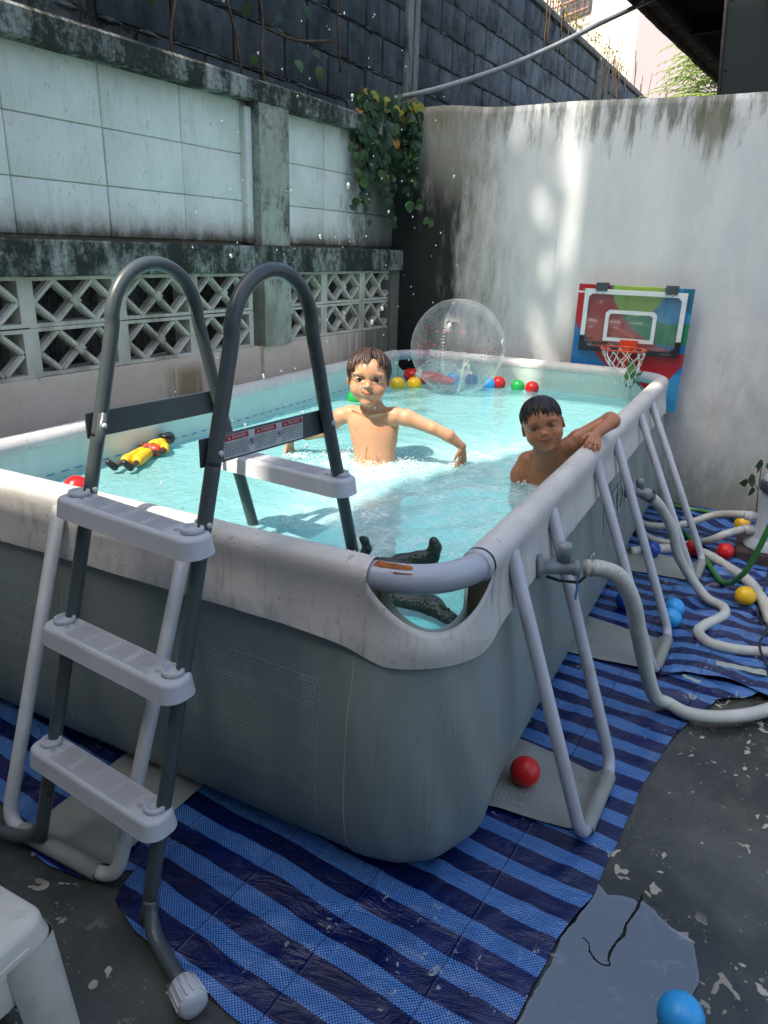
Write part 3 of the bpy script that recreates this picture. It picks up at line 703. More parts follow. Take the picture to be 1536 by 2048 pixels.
MB().tube(cr([(0, 0, 0), (.1, .2, 4), (.4, .5, 8), (.6, .7, 10.5)], 6), [.22 - .006 * i for i in range(19)], 10).obj('trunk', MAT['stem'], T2)
cwn = MB(); rt = random.Random(3)
for cl in range(105):
    c = Vector((0.42 + rt.gauss(0, .42), 1.2 + rt.gauss(0, .4), 11.5 + rt.gauss(0, .72)))
    if c.x > 1.0: c.x = 0.9
    for k in range(46):
        p = c + Vector((rt.gauss(0, .2), rt.gauss(0, .2), rt.gauss(0, .18))); d = Vector((rt.uniform(-1, 1), rt.uniform(-1, 1), rt.uniform(-1, .4))).normalized() * .15; s_ = d.cross(Vector((rt.uniform(-1, 1), rt.uniform(-1, 1), 1))).normalized() * .05
        cwn.addm([tuple(p), tuple(p + d * .5 + s_), tuple(p + d), tuple(p + d * .5 - s_)], [(0, 1, 2, 3)])
cwn.obj('crown', MAT['leaf2'], T2)  # crown of the added unseen tree
# ================================================================== POOL
PW, PL, RC, ZR, TR = 1.573, 3.08, 0.165, 0.745, 0.033
WZ = 0.618
SEG = [('s', Vector((-PW + RC, 0)), Vector((-RC, 0)), Vector((0, -1))), ('a', Vector((-RC, RC)), -PI / 2),
       ('s', Vector((0, RC)), Vector((0, PL - RC)), Vector((1, 0))), ('a', Vector((-RC, PL - RC)), 0.0),
       ('s', Vector((-RC, PL)), Vector((-PW + RC, PL)), Vector((0, 1))), ('a', Vector((-PW + RC, PL - RC)), PI / 2),
       ('s', Vector((-PW, PL - RC)), Vector((-PW, RC)), Vector((-1, 0))), ('a', Vector((-PW + RC, RC)), PI)]
LEN = [(g[2] - g[1]).length if g[0] == 's' else RC * PI / 2 for g in SEG]; PER = sum(LEN)
def path(s):
    """-> point, normal, corner fraction (or -1), distance to the nearest corner arc"""
    s = s % PER; i = 0
    while s > LEN[i] and i < 7: s -= LEN[i]; i += 1
    g = SEG[i]; t = min(1, s / LEN[i])
    if g[0] == 's': return g[1].lerp(g[2], t), g[3], -1.0, min(s, LEN[i] - s)
    a = g[2] + t * PI / 2; n = Vector((math.cos(a), math.sin(a))); return g[1] + n * RC, n, t, 0.0
cols_ = []
s = 0.0
for i, g in enumerate(SEG):
    k = int(LEN[i] / 0.022) if g[0] == 's' else 26
    for j in range(k): cols_.append(s + LEN[i] * j / k)
    s += LEN[i]
def ss(x): x = max(0.0, min(1.0, x)); return x * x * (3 - 2 * x)
def interp(z, tab):
    if z >= tab[0][0]: return tab[0][1]
    for (z0, o0), (z1, o1) in zip(tab[:-1], tab[1:]):
        if z >= z1:
            t = (z0 - z) / (z0 - z1); return o0 + (o1 - o0) * t
    return tab[-1][1]
WT = [(0.66, .026), (0.60, .028), (0.52, .036), (0.42, .050), (0.30, .060), (0.20, .062), (0.12, .052), (0.06, .030), (0.025, .005), (0.0, -.04)]
def woff(s, z):
    p, n, c, dc = path(s); near = math.exp(-dc / 0.10); zz = max(0.0, min(1.0, z / 0.62))
    o = interp(z, WT) + 0.004 * sn(s * 2.2, z * 3.0)
    hang = math.sin(PI * min(1, zz)) ** 0.6 if zz > 0 else 0
    o += near * 0.020 * hang * (1 if z > 0.08 else z / 0.08)
    o += 0.013 * near * sn(s * 19 + z * 3, z * 1.6, 2) * hang + 0.005 * sn(s * 3.2 + z * 2, z * 2.0, 12) * hang + 0.0022 * sn(s * 9, z * 4, 5) * (0.3 + near)
    o += 0.0012 * sn(s * 60, z * 7, 8) * ss((0.3 - z) / 0.2)
    return o
def wallp(s, z, e=0.0):
    p, n, c, dc = path(s); o = woff(s, z) + e; return Vector((p.x + n.x * o, p.y + n.y * o, z))
def ioff(s):
    p, n, c, dc = path(s)
    return -0.034 if c < 0 else -0.034 + 0.050 * math.sin(PI * c) ** 0.7
def topz(c): return 0.742 - (0.742 - 0.640) * (math.sin(PI * c) ** 0.85)
def hemz(s):
    p, n, c, dc = path(s); e = 1.0 if c >= 0 and 0.15 < c < 0.85 else math.exp(-max(0, dc) / 0.06) * (0.6 if c < 0 else 0.6 + 0.4 * min(1, min(c, 1 - c) / .15))
    return 0.603 - 0.036 * e + 0.002 * sn(s * 7, 3)
def sheetmesh(name, fn, zs, mat, parent, ss_=None, closed=True):
    cc = ss_ or cols_; n = len(cc); vs = [tuple(fn(s, z)) for s in cc for z in zs]; m = len(zs); fs = []
    for i in range(n if closed else n - 1):
        j = (i + 1) % n
        for k in range(m - 1): fs.append((i * m + k, j * m + k, j * m + k + 1, i * m + k + 1))
    return link(name, mesh(name, vs, fs), parent, mat)

def mat_pvc_grey():
    m = M('grey_pool_fabric'); x, y, z = m.xyz(); v = m.pos()
    c = m.mix(m.mp(m.noise(m.scale(v, (1, 1, 0.4)), sc=3, det=6), 0.3, 0.7), (0.190, 0.238, 0.232), (0.235, 0.280, 0.272))
    st = m.noise(m.scale(v, (16, 16, 0.8)), sc=1.6, det=6, rough=0.7)
    c = m.mix(m.mul(m.mp(st, 0.5, 0.75), 0.25), c, (0.24, 0.27, 0.27))
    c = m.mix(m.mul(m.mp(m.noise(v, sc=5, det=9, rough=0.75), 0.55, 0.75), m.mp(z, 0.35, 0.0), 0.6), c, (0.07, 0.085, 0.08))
    dot = m.mp(m.vor(v, sc=30), 0.035, 0.025); c = m.mix(m.mul(dot, 0.35), c, (0.5, 0.52, 0.5))
    weave = m.add(m.noise(v, sc=260, det=2), m.mul(m.noise(m.scale(v, (3, 3, 0.6)), sc=5, det=5, dist=.8), 5.0))
    return m.end(m.pbr(c, 0.42, spec=0.45, nrm=m._bump(weave, 0.30, 0.005)))
def mat_sleeve():
    m = M('white_pool_sleeve'); x, y, z = m.xyz(); v = m.pos()
    c = m.mix(m.mp(m.noise(v, sc=4, det=6), 0.3, 0.7), (0.53, 0.52, 0.50), (0.64, 0.62, 0.59))
    drip = m.mul(m.mp(m.noise(m.scale(v, (22, 22, 1.2)), sc=1.8, det=5, rough=0.65), 0.50, 0.72), m.mp(z, 0.76, 0.68))
    c = m.mix(m.mul(drip, 0.5), c, (0.21, 0.23, 0.21))
    c = m.mix(m.mul(m.mp(m.noise(v, sc=9, det=8, rough=0.75), 0.52, 0.72), 0.4), c, (0.42, 0.39, 0.33))
    c = m.mix(m.mul(m.mp(m.noise(v, sc=40, det=3), 0.66, 0.7), 0.5), c, (0.25, 0.24, 0.2))
    return m.end(m.pbr(c, 0.38, spec=0.45, nrm=m._bump(m.add(m.noise(m.scale(v, (1, 1, .5)), sc=10, det=6, dist=1.4), m.mul(m.noise(v, sc=200), .1)), 0.5, 0.010)))
def mat_liner():
    m = M('pool_inside_liner'); x, y, z = m.xyz(); v = m.pos()
    up = m.mix(m.mp(m.noise(m.scale(v, (1, 1, 3)), sc=3, det=6), 0.3, 0.7), (0.50, 0.62, 0.57), (0.60, 0.70, 0.66))
    up = m.mix(m.mul(m.mp(m.noise(m.scale(v, (12, 12, 1)), sc=1.5, det=6), 0.5, 0.75), 0.35), up, (0.42, 0.50, 0.45))
    low = m.mix(m.mp(m.noise(v, sc=3, det=5), 0.35, 0.65), (0.26, 0.68, 0.72), (0.34, 0.76, 0.79))
    c = m.mix(m.mp(z, 0.612, 0.604), up, low)
    return m.end(m.pbr(c, 0.35, spec=0.4, nrm=m._bump(m.noise(m.scale(v, (2, 2, 9)), sc=3, det=3), 0.35, 0.006)))
MAT['pgrey'] = mat_pvc_grey(); MAT['sleeve'] = mat_sleeve(); MAT['liner'] = mat_liner()
MAT['tubep'] = plain('pale_blue_grey_painted_steel', (0.40, 0.43, 0.49), 0.28, 0.5, var=0.06, sc=6, dirt=((0.20, 0.19, 0.16), 14, 0.5))
MAT['tubew'] = plain('worn_white_painted_steel', (0.50, 0.51, 0.51), 0.4, 0.5, var=0.08, sc=9, dirt=((0.16, 0.13, 0.10), 9, 0.75))
MAT['rust'] = plain('rust', (0.32, 0.10, 0.03), 0.85, 0.2, var=0.5, sc=60)
MAT['faded'] = plain('faded_pale_print', (0.36, 0.42, 0.42), 0.45, 0.4, var=0.1)
MAT['inkfaint'] = plain('faint_grey_print', (0.275, 0.325, 0.325), 0.45, 0.4, var=0.1)

PO = empty('swimming_pool', (0, 0, 0), 0, 'rectangular grey above-ground frame pool with white sleeve rim, full of water', 'swimming pool')
zs = [0.66, 0.62, 0.58, 0.54, 0.50, 0.46, 0.42, 0.38, 0.34, 0.30, 0.26, 0.22, 0.18, 0.145, 0.11, 0.08, 0.055, 0.035, 0.018, 0.006, 0.0]
def wall_fn(s, z):
    p, n, c, dc = path(s)
    if z >= 0.62 and c >= 0: z = min(z, topz(c) - 0.012)
    return wallp(s, z)
sheetmesh('outer_wall', wall_fn, zs, MAT['pgrey'], PO)
# inside liner (walls + floor)
def liner_fn(s, k):
    p, n, c, dc = path(s); T = ZR + 0.0 if c < 0 else topz(c)
    if k <= 1: z = T + (0.30 - T) * k; o = ioff(s) + (0.012 * math.sin(PI * k) if c < 0 else 0.02 * k)
    elif k <= 2: z = 0.30 - 0.27 * (k - 1); o = ioff(s) * (1 - (k - 1)) + 0.02 * (2 - k) + 0.01 * (2 - k) - 0.035 * (k - 1)
    else: z = 0.03 - 0.01 * (k - 2); o = -0.035 - 0.12 * (k - 2)
    return Vector((p.x + n.x * o, p.y + n.y * o, z + (0.003 * sn(s * 5, k * 4) if k > 0.2 else 0)))
sheetmesh('inner_liner', liner_fn, [0, .1, .2, .3, .4, .55, .7, .85, 1, 1.25, 1.5, 1.75, 1.9, 2, 2.5, 3], MAT['liner'], PO)
grid(6, 12, lambda u, v: (-PW + 0.13 + (PW - 0.26) * u, 0.13 + (PL - 0.26) * v, 0.021), 'pool_floor', MAT['liner'], PO)
# top rail: sleeve over the straight tubes
TH = [PI + 0.25 - (PI + 0.25) * k / 9 for k in range(10)]
def sleeve_prof(s, k):
    p, n, c, dc = path(s); H = hemz(s); r = TR + 0.004
    bumpy = 0.0016 * sn(s * 12, k * 2.5, 7) + 0.0022 * sn(s * 4, k * 1.2, 1)
    if k <= 9: o = r * math.cos(TH[int(k)]); z = ZR + r * math.sin(TH[int(k)]); o += bumpy * .5; z += bumpy * .5
    else:
        u = (k - 9) / 7.0; z = ZR + (H - ZR) * u
        o = r - 0.007 * math.sin(PI * min(1, u * 1.25)) + 0.010 * u * u + bumpy
    return Vector((p.x + n.x * o, p.y + n.y * o, z))
off = 0
for i, g in enumerate(SEG):
    if g[0] == 's':
        n = int(LEN[i] / 0.018); cc = [off + 1e-5 + (LEN[i] - 2e-5) * j / n for j in range(n + 1)]
        sheetmesh('rim_sleeve', sleeve_prof, list(range(17)), MAT['sleeve'], PO, cc, False)
    off += LEN[i]
# scooped corner pieces: outer drop from the scoop edge down to the hem, and the turned-in lip
off = 0
for i, g in enumerate(SEG):
    if g[0] == 'a':
        n = 36; cc = [off + 1e-5 + (LEN[i] - 2e-5) * j / n for j in range(n + 1)]
        def corner_fn(s, k, off=off, Li=LEN[i]):
            p, nn, c, dc = path(s); T = topz(c); H = hemz(s); e = math.sin(PI * c) ** 0.7
            oo = 0.037 - 0.002 * e
            if k == 0: o, z = oo - 0.0065, T - 0.06
            elif k == 1: o, z = oo - 0.0055, T - 0.001
            elif k == 2: o, z = oo - 0.0028, T + 0.0012
            else:
                u = (k - 2) / 6.0; z = T + (H - T) * u; u2 = max(0, min(1, (ZR - z) / (ZR - H)))
                o = (TR + 0.004) - 0.007 * math.sin(PI * min(1, u2 * 1.25)) + 0.010 * u2 * u2 + 0.006 * e * math.sin(PI * u) + 0.0014 * sn(s * 14, k)
            return Vector((p.x + nn.x * o, p.y + nn.y * o, z))
        sheetmesh('corner_sleeve', corner_fn, list(range(9)), MAT['sleeve'], PO, cc, False)
    off += LEN[i]
# tan underside of the sleeve, seen through each scooped corner
MAT['tan'] = plain('tan_sleeve_underside', (0.44, 0.36, 0.24), 0.6, 0.3, var=.12, sc=12)
off = 0
for i, g in enumerate(SEG):
    if g[0] == 'a':
        for s0 in (off - 0.004, off + LEN[i] + 0.004):
            p, n, c, dc = path(s0)
            def web(u, v): o = -0.031 + 0.061 * u; return (p.x + n.x * o, p.y + n.y * o, 0.575 + (0.712 + 0.02 * (2 * u - 1) ** 2 - 0.575) * v)
            grid(4, 6, web, 'sleeve_underside', MAT['tan'], PO)
    off += LEN[i]
# bare corner tubes with collars
off = 0
for i, g in enumerate(SEG):
    if g[0] == 'a':
        pts = []
        for j in range(-2, 15):
            s = off + LEN[i] * j / 12; p, n, c, dc = path(s); pts.append((p.x, p.y, ZR))
        ct = MB().tube(pts, TR - 0.002, 20).obj('corner_tube', MAT['tubep'], PO)
        for s0 in ((off + 0.006, off + LEN[i] - 0.006) if i != 1 else (off + LEN[i] - 0.012,)):
            pts = []
            for d in (-0.012, -0.004, 0.004, 0.012):
                p, n, c, dc = path(s0 + d); pts.append((p.x, p.y, ZR))
            MB().tube(pts, [TR + 0.0005, TR + 0.0035, TR + 0.0035, TR + 0.0005], 24).obj('collar', MAT['tubep'], ct)
        if i == 1:
            def rp(a, b): # rust patch on tube surface: a along, b around
                s = off + LEN[1] * a; p, n, c, dc = path(s); r = TR - 0.0012
                return (p.x + n.x * r * math.cos(b), p.y + n.y * r * math.cos(b), ZR + r * math.sin(b))
            for (a0, a1, b0_, b1) in ((0.02, 0.30, 1.05, 1.75), (0.17, 0.30, 0.72, 0.84)):
                grid(14, 6, lambda u, v: rp(a0 + (a1 - a0) * (u + .04 * sn(v * 9, 3)), b0_ + (b1 - b0_) * (v * (1 - .5 * u) + .12 * sn(u * 7, b0_))), 'rust_patch', MAT['rust'], ct)
    off += LEN[i]
# blue dashes along the inside, seam welds
ds = MB()
for side in (0, 1):
    for k in range(46):
        y = 0.22 + k * 0.058
        if side == 0: x = -PW + 0.026; q = [(x, y, WZ + 0.014), (x, y + 0.03, WZ + 0.014), (x, y + 0.03, WZ + 0.019), (x, y, WZ + 0.019)]
        else:
            x = -PW + 0.2 + k * 0.03; q = [(x, PL - 0.026, WZ + 0.014)] * 0
        if q: ds.addm(q, [(0, 1, 2, 3)])
MAT['dash'] = plain('blue_liner_dash', (0.05, 0.25, 0.5), 0.4)
tag(ds.obj('liner_dashes', MAT['dash'], PO, False), kind='stuff')
for sx in (LEN[0] - 0.02, LEN[0] + LEN[1] + 0.9, 0.35):
    for zz in (0,):
        pts = [wallp(sx, z, 0.0004) for z in [0.585 - 0.02 * i for i in range(29)]]
        MB().tube(pts, 0.0012, 4).obj('weld_seam', MAT['faded'], PO)
# ---- printed instructions on the near face (flat print following the fabric)
def S_near(x): return x + PW - RC           # x on the near face -> s
def printbox(x0, x1, z0, z1, rows, mat, seed):
    r_ = random.Random(seed); mb = MB()
    def q(xa, xb, za, zb):
        n = max(1, int((xb - xa) / 0.03)); vs = []
        for i in range(n + 1):
            x = xa + (xb - xa) * i / n; vs += [wallp(S_near(x), za, 0.0009), wallp(S_near(x), zb, 0.0009)]
        mb.addm(vs, [(2 * i, 2 * i + 2, 2 * i + 3, 2 * i + 1) for i in range(n)])
    dz = (z1 - z0) / rows
    for k in range(rows):
        z = z1 - dz * (k + .7); x = x0 + 0.008
        if r_.random() < 0.1: continue
        xe = x1 - 0.008 - (r_.random() * 0.05 if r_.random() < .3 else 0); h = dz * (0.34 if r_.random() < .8 else .6)
        while x < xe:
            L = r_.uniform(0.004, 0.016); q(x, min(xe, x + L), z, z + h); x += L + 0.0028
    def fr(pts):
        mb.tube([wallp(S_near(a), b, 0.0006) for a, b in pts], 0.0007, 4)
    n = 12
    fr([(x0, z0), (x0, z0 + (z1 - z0) * .5), (x0, z1 - .012), (x0 + .012, z1)] + [(x0 + (x1 - x0) * i / n, z1) for i in range(1, n)] + [(x1 - .012, z1), (x1, z1 - .012)] + [(x1, z1 - (z1 - z0) * i / 8) for i in range(1, 9)])
    o = mb.obj('printed_notice', mat, PO, False); tag(o, 'faded block of small printed instructions'); o['kind'] = 'stuff'
printbox(-0.585, -0.262, 0.14, 0.492, 46, MAT['inkfaint'], 3)
printbox(-1.42, -1.17, 0.22, 0.495, 30, MAT['inkfaint'], 4)
for (cx, cz) in ((-1.22, 0.455), (-1.22, 0.395), (-1.22, 0.335)):
    pts = [wallp(S_near(cx + .016 * math.cos(a)), cz + .016 * math.sin(a), .0008) for a in [2 * PI * k / 16 for k in range(17)]]
    MB().tube(pts, 0.001, 4).obj('warning_circle', MAT['inkfaint'], PO)
# ---- lettering on the right face
def S_right(y): return LEN[0] + LEN[1] + (y - RC)
textm('lettering', 'INTEX', 0.16, lambda a, b: wallp(S_right(1.62 + a), 0.455 + b, 0.005), MAT['faded'], PO)
textm('lettering', 'PRISM FRAME', 0.055, lambda a, b: wallp(S_right(1.62 + a), 0.33 + b, 0.005), MAT['faded'], PO)

# ================================================================== LEGS (U-shaped) AND GROUND PADS
MAT['pad'] = plain('grey_pvc_ground_pad', (0.25, 0.27, 0.25), 0.5, 0.4, var=0.12, sc=5, dirt=((0.09, 0.09, 0.075), 6, 0.5))
MAT['printw'] = plain('pale_pad_print', (0.42, 0.44, 0.42), 0.6)
def uleg(a_top, b_top, a_ft, b_ft, mat, r=0.0165):
    pts = fillet([a_top, a_ft, b_ft, b_top], 0.055, 8); return MB().tube(pts, r, 16).obj('u_shaped_leg', mat, PO)
def pad(nrm, c0, c1, f0, f1, seed, writing=True):
    """c0,c1 under the pool; f0,f1 along the leg's foot tube; sheet wraps over the tube"""
    c0, c1, f0, f1 = map(Vector, (c0, c1, f0, f1)); prof = []
    dirx = (f0 - c0).normalized()
    R = 0.021; L = (f0 - c0).length
    for i in range(15): t = i / 14; prof.append((t * (L - 0.05), 0.0125 + 0.005 * (math.sin(t * 6 + seed) * .5 + .5) * t * (1 - t) * 4))
    prof.append((L - 0.034, 0.014))
    for i in range(9): a = PI * 0.80 - i / 8 * PI * 1.15; prof.append((L + R * math.cos(a), 0.021 + R * math.sin(a)))
    prof.append((L - 0.01, 0.0045)); m = len(prof); vs = []; fs = []; n = 14
    for j in range(n + 1):
        v = j / n; o = c0.lerp(c1, v); e = f0.lerp(f1, v); d = (e - o); L2 = d.length; d.normalize()
        for (pp_, z) in prof:
            q = o + d * (pp_ * L2 / L); zz = z + 0.004 * sn(q.x * 14, q.y * 14, seed) * (1 if pp_ < L * .7 else .2); vs.append((q.x, q.y, max(0.0045, zz)))
    for j in range(n):
        for k in range(m - 1): a = j * m + k; fs.append((a, a + 1, a + 1 + m, a + m))
    o = link('ground_pad', mesh('ground_pad', vs, fs), PO, MAT['pad']); return o
padsR = []
for (ya, yb, fx) in ((0.30, 0.615, 0.272), (1.185, 1.505, 0.315), (2.06, 2.36, 0.362)):
    uleg((0.03, ya - 0.01, 0.735), (0.03, yb + 0.01, 0.735), (fx, ya, 0.022), (fx + 0.01, yb, 0.022), MAT['tubep'])
    padsR.append(pad(1, (-0.02, ya - 0.0, 0), (-0.02, yb + 0.01, 0), (fx, ya + 0.035, 0), (fx + 0.01, yb - 0.045, 0), ya))
uleg((-1.035, -0.03, 0.735), (-0.625, -0.03, 0.735), (-0.975, -0.335, 0.022), (-0.615, -0.335, 0.022), MAT['tubew'])
padn = pad(1, (-0.93, 0.02, 0), (-0.66, 0.02, 0), (-0.925, -0.335, 0), (-0.665, -0.335, 0), 2.0)
# small print on the first pads
for k, (ya, fx) in enumerate(((0.33, 0.0), (1.215, 0.0))):
    pb = MB(); r_ = random.Random(k)
    for i in range(8):
        for j in range(9):
            if r_.random() < .2: continue
            x = 0.018 + i * 0.012; y = ya + 0.01 + j * 0.007; pb.addm([(x, y, .0185), (x + .009 * r_.uniform(.5, 1.05), y, .0185), (x + .009, y + .0032, .0185), (x, y + .0032, .0185)], [(0, 1, 2, 3)])
    tag(pb.obj('pad_print', MAT['printw'], padsR[k], False), kind='stuff')

# ================================================================== WATER
def mat_water():
    m = M('pool_water'); x, y, z = m.xyz(); v = m.pos()
    # painted pale caustics and glare mid-pool, plus splash foam round the standing boy
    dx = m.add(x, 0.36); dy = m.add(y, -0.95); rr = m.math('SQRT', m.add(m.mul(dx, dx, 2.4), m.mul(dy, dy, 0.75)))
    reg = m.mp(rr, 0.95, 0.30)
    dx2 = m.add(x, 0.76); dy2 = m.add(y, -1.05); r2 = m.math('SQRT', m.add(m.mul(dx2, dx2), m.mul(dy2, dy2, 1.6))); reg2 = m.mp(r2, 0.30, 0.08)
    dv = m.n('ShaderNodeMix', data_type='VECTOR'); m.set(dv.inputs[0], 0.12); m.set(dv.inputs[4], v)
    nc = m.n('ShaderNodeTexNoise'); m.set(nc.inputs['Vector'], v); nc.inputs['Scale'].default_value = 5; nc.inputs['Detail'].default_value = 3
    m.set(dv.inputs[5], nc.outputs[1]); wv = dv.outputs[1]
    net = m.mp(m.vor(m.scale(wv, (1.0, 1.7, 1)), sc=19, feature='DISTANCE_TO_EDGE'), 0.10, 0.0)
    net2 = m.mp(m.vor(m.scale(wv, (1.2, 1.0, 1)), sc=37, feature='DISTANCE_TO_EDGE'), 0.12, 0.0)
    glare_lace = m.mul(m.mx(net, m.mul(net2, 0.7)), m.mp(m.noise(v, sc=6, det=3), 0.35, 0.62))
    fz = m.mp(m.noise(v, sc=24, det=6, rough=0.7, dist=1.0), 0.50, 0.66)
    foam = m.mul(reg, m.add(0.20, m.mul(glare_lace, 0.50), m.mul(fz, 0.30)))  # pale streaks here stand in for caustics and glare
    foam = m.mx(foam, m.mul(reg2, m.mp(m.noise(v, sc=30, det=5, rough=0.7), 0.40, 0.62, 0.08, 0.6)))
    foam = m.math('MINIMUM', m.add(foam, 0.05), 1.0)  # foam holds both the splash foam and the painted caustics and glare
    h = m.add(m.mul(m.noise(v, sc=16, det=4, dist=1.2), 0.8), m.mul(m.noise(v, sc=42, det=3, dist=.8), 0.35))
    bn = m._bump(h, 0.45, 0.02)
    tr = m.n('ShaderNodeBsdfTransparent', [(0.62, 0.90, 0.93)]).outputs[0]
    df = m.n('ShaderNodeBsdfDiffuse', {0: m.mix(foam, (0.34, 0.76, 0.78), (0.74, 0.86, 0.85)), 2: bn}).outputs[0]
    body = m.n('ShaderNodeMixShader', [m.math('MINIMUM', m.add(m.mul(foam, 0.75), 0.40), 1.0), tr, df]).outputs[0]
    gl = m.n('ShaderNodeBsdfGlossy', {0: (1, 1, 1), 1: 0.05, 4: bn} if False else {0: (1, 1, 1), 1: 0.05}); m.set(gl.inputs['Normal'], bn)
    fr = m.n('ShaderNodeFresnel', {0: 1.36}); m.set(fr.inputs['Normal'], bn)
    return m.end(m.n('ShaderNodeMixShader', [fr.outputs[0], body, gl.outputs[0]]).outputs[0])
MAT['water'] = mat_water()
rw = np.random.RandomState(4); waves = []
for k in range(46):
    lam = rw.uniform(0.035, 0.30); a = rw.uniform(0, 2 * PI); waves.append((2 * PI / lam * math.cos(a), 2 * PI / lam * math.sin(a), rw.uniform(0, 2 * PI), lam ** 0.85))
nx_, ny_ = 230, 430
XX, YY = np.meshgrid(np.linspace(-PW - 0.02, 0.02, nx_ + 1), np.linspace(-0.02, PL + 0.02, ny_ + 1))
wx = XX + 0.03 * np.sin(YY * 11) + 0.02 * np.sin(XX * 17 + YY * 5); wy = YY + 0.03 * np.sin(XX * 13 + 1)
Hh = sum(l * np.sin(kx * wx + ky * wy + ph) for kx, ky, ph, l in waves); Hh /= np.abs(Hh).max()
agit = 0.003 + 0.010 * np.exp(-(((XX + .45) / .38) ** 2 + ((YY - .95) / .65) ** 2)) + 0.014 * np.exp(-(((XX + .76) / .17) ** 2 + ((YY - 1.08) / .13) ** 2))
ring = np.sqrt((XX + .76) ** 2 + (YY - 1.13) ** 2); Hh = Hh * agit + 0.0035 * np.sin(ring * 62) * np.exp(-ring * 2.4)
def inside(x, y):
    cx = min(max(x, -PW + RC), -RC); cy = min(max(y, RC), PL - RC); d = math.hypot(x - cx, y - cy)
    if x != cx and y != cy:
        a = abs(math.atan2(abs(y - cy), abs(x - cx))) / (PI / 2); lim = RC - 0.033 + 0.050 * math.sin(PI * a) ** 0.7
    else: lim = RC - 0.0335
    return d, lim, cx, cy
vs = []
for j in range(ny_ + 1):
    for i in range(nx_ + 1):
        x, y = float(XX[j, i]), float(YY[j, i]); d, lim, cx, cy = inside(x, y); z = WZ + float(Hh[j, i])
        if d > lim: k = lim / d; x, y = cx + (x - cx) * k, cy + (y - cy) * k; z = WZ - 0.004
        vs.append((x, y, z))
fs = [(j * (nx_ + 1) + i, j * (nx_ + 1) + i + 1, (j + 1) * (nx_ + 1) + i + 1, (j + 1) * (nx_ + 1) + i) for j in range(ny_) for i in range(nx_)]
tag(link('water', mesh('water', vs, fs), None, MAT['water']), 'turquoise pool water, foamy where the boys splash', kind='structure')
MAT['foam'] = M('white_foam'); _m = MAT['foam']
MAT['foam'] = _m.end(_m.pbr((0.85, 0.90, 0.90), 0.15, spec=0.6, Subsurface_Weight=0.0))
_m = M('water_drop'); _g = _m.n('ShaderNodeBsdfGlossy', {0: (1, 1, 1), 1: 0.03}).outputs[0]; _t = _m.n('ShaderNodeBsdfTransparent', [(0.92, 0.96, 0.97)]).outputs[0]; _d = _m.n('ShaderNodeBsdfDiffuse', [(0.85, 0.9, 0.92)]).outputs[0]
_a = _m.n('ShaderNodeMixShader', [0.5, _t, _d]).outputs[0]
MAT['drop'] = _m.end(_m.n('ShaderNodeMixShader', [0.35, _a, _g]).outputs[0])
fo = MB(); rf = random.Random(9)
for k in range(1500):
    a = rf.uniform(0, 2 * PI); e = abs(rf.gauss(0, 1)); x = -0.765 + (0.10 + 0.075 * e) * math.cos(a); y = 1.125 + (0.065 + 0.07 * e) * math.sin(a)
    if math.sin(a) > .3 and rf.random() < .6: continue
    fo.ico((x, y, WZ + 0.006 + abs(rf.gauss(0, .011)) * math.exp(-e * .5)), rf.uniform(.0008, .0026), 1)
for (cx, cy, n) in ((-0.47, 1.24, 160), (-1.03, 1.02, 160), (-0.2, 1.15, 60), (-.66, .42, 60), (-.38, .33, 70)):
    for k in range(n):
        a = rf.uniform(0, 2 * PI); e = abs(rf.gauss(0, .045)); fo.ico((cx + e * math.cos(a), cy + e * math.sin(a), WZ + .004 + abs(rf.gauss(0, .006))), rf.uniform(.001, .003), 1)
tag(fo.obj('splash_foam', MAT['foam']), 'white bubbly foam around the standing boy', 'foam', kind='stuff')
dr_ = MB()
for k in range(210):
    t = rf.random(); x = -0.80 + rf.gauss(0, .20); y = rf.uniform(0.3, 1.5); z = rf.uniform(0.66, 2.0) if rf.random() < .75 else rf.uniform(.64, 1.0)
    if -1.0 < x < -.55 and 0.95 < y < 1.2 and z < 1.1: y = 0.8
    r = rf.uniform(.0008, .0024) if rf.random() < .92 else rf.uniform(.003, .0055); dr_.addm([(x + a * r, y + b * r, z + c * r * (1.0 + .9 * ((k * 7) % 5) / 5) + a * r * .4 * ((k % 3) - 1)) for a, b, c in ICO[2][0]], ICO[2][1])
tag(dr_.obj('water_drops', MAT['drop']), 'bright water drops flying above the pool', 'drops', kind='stuff')
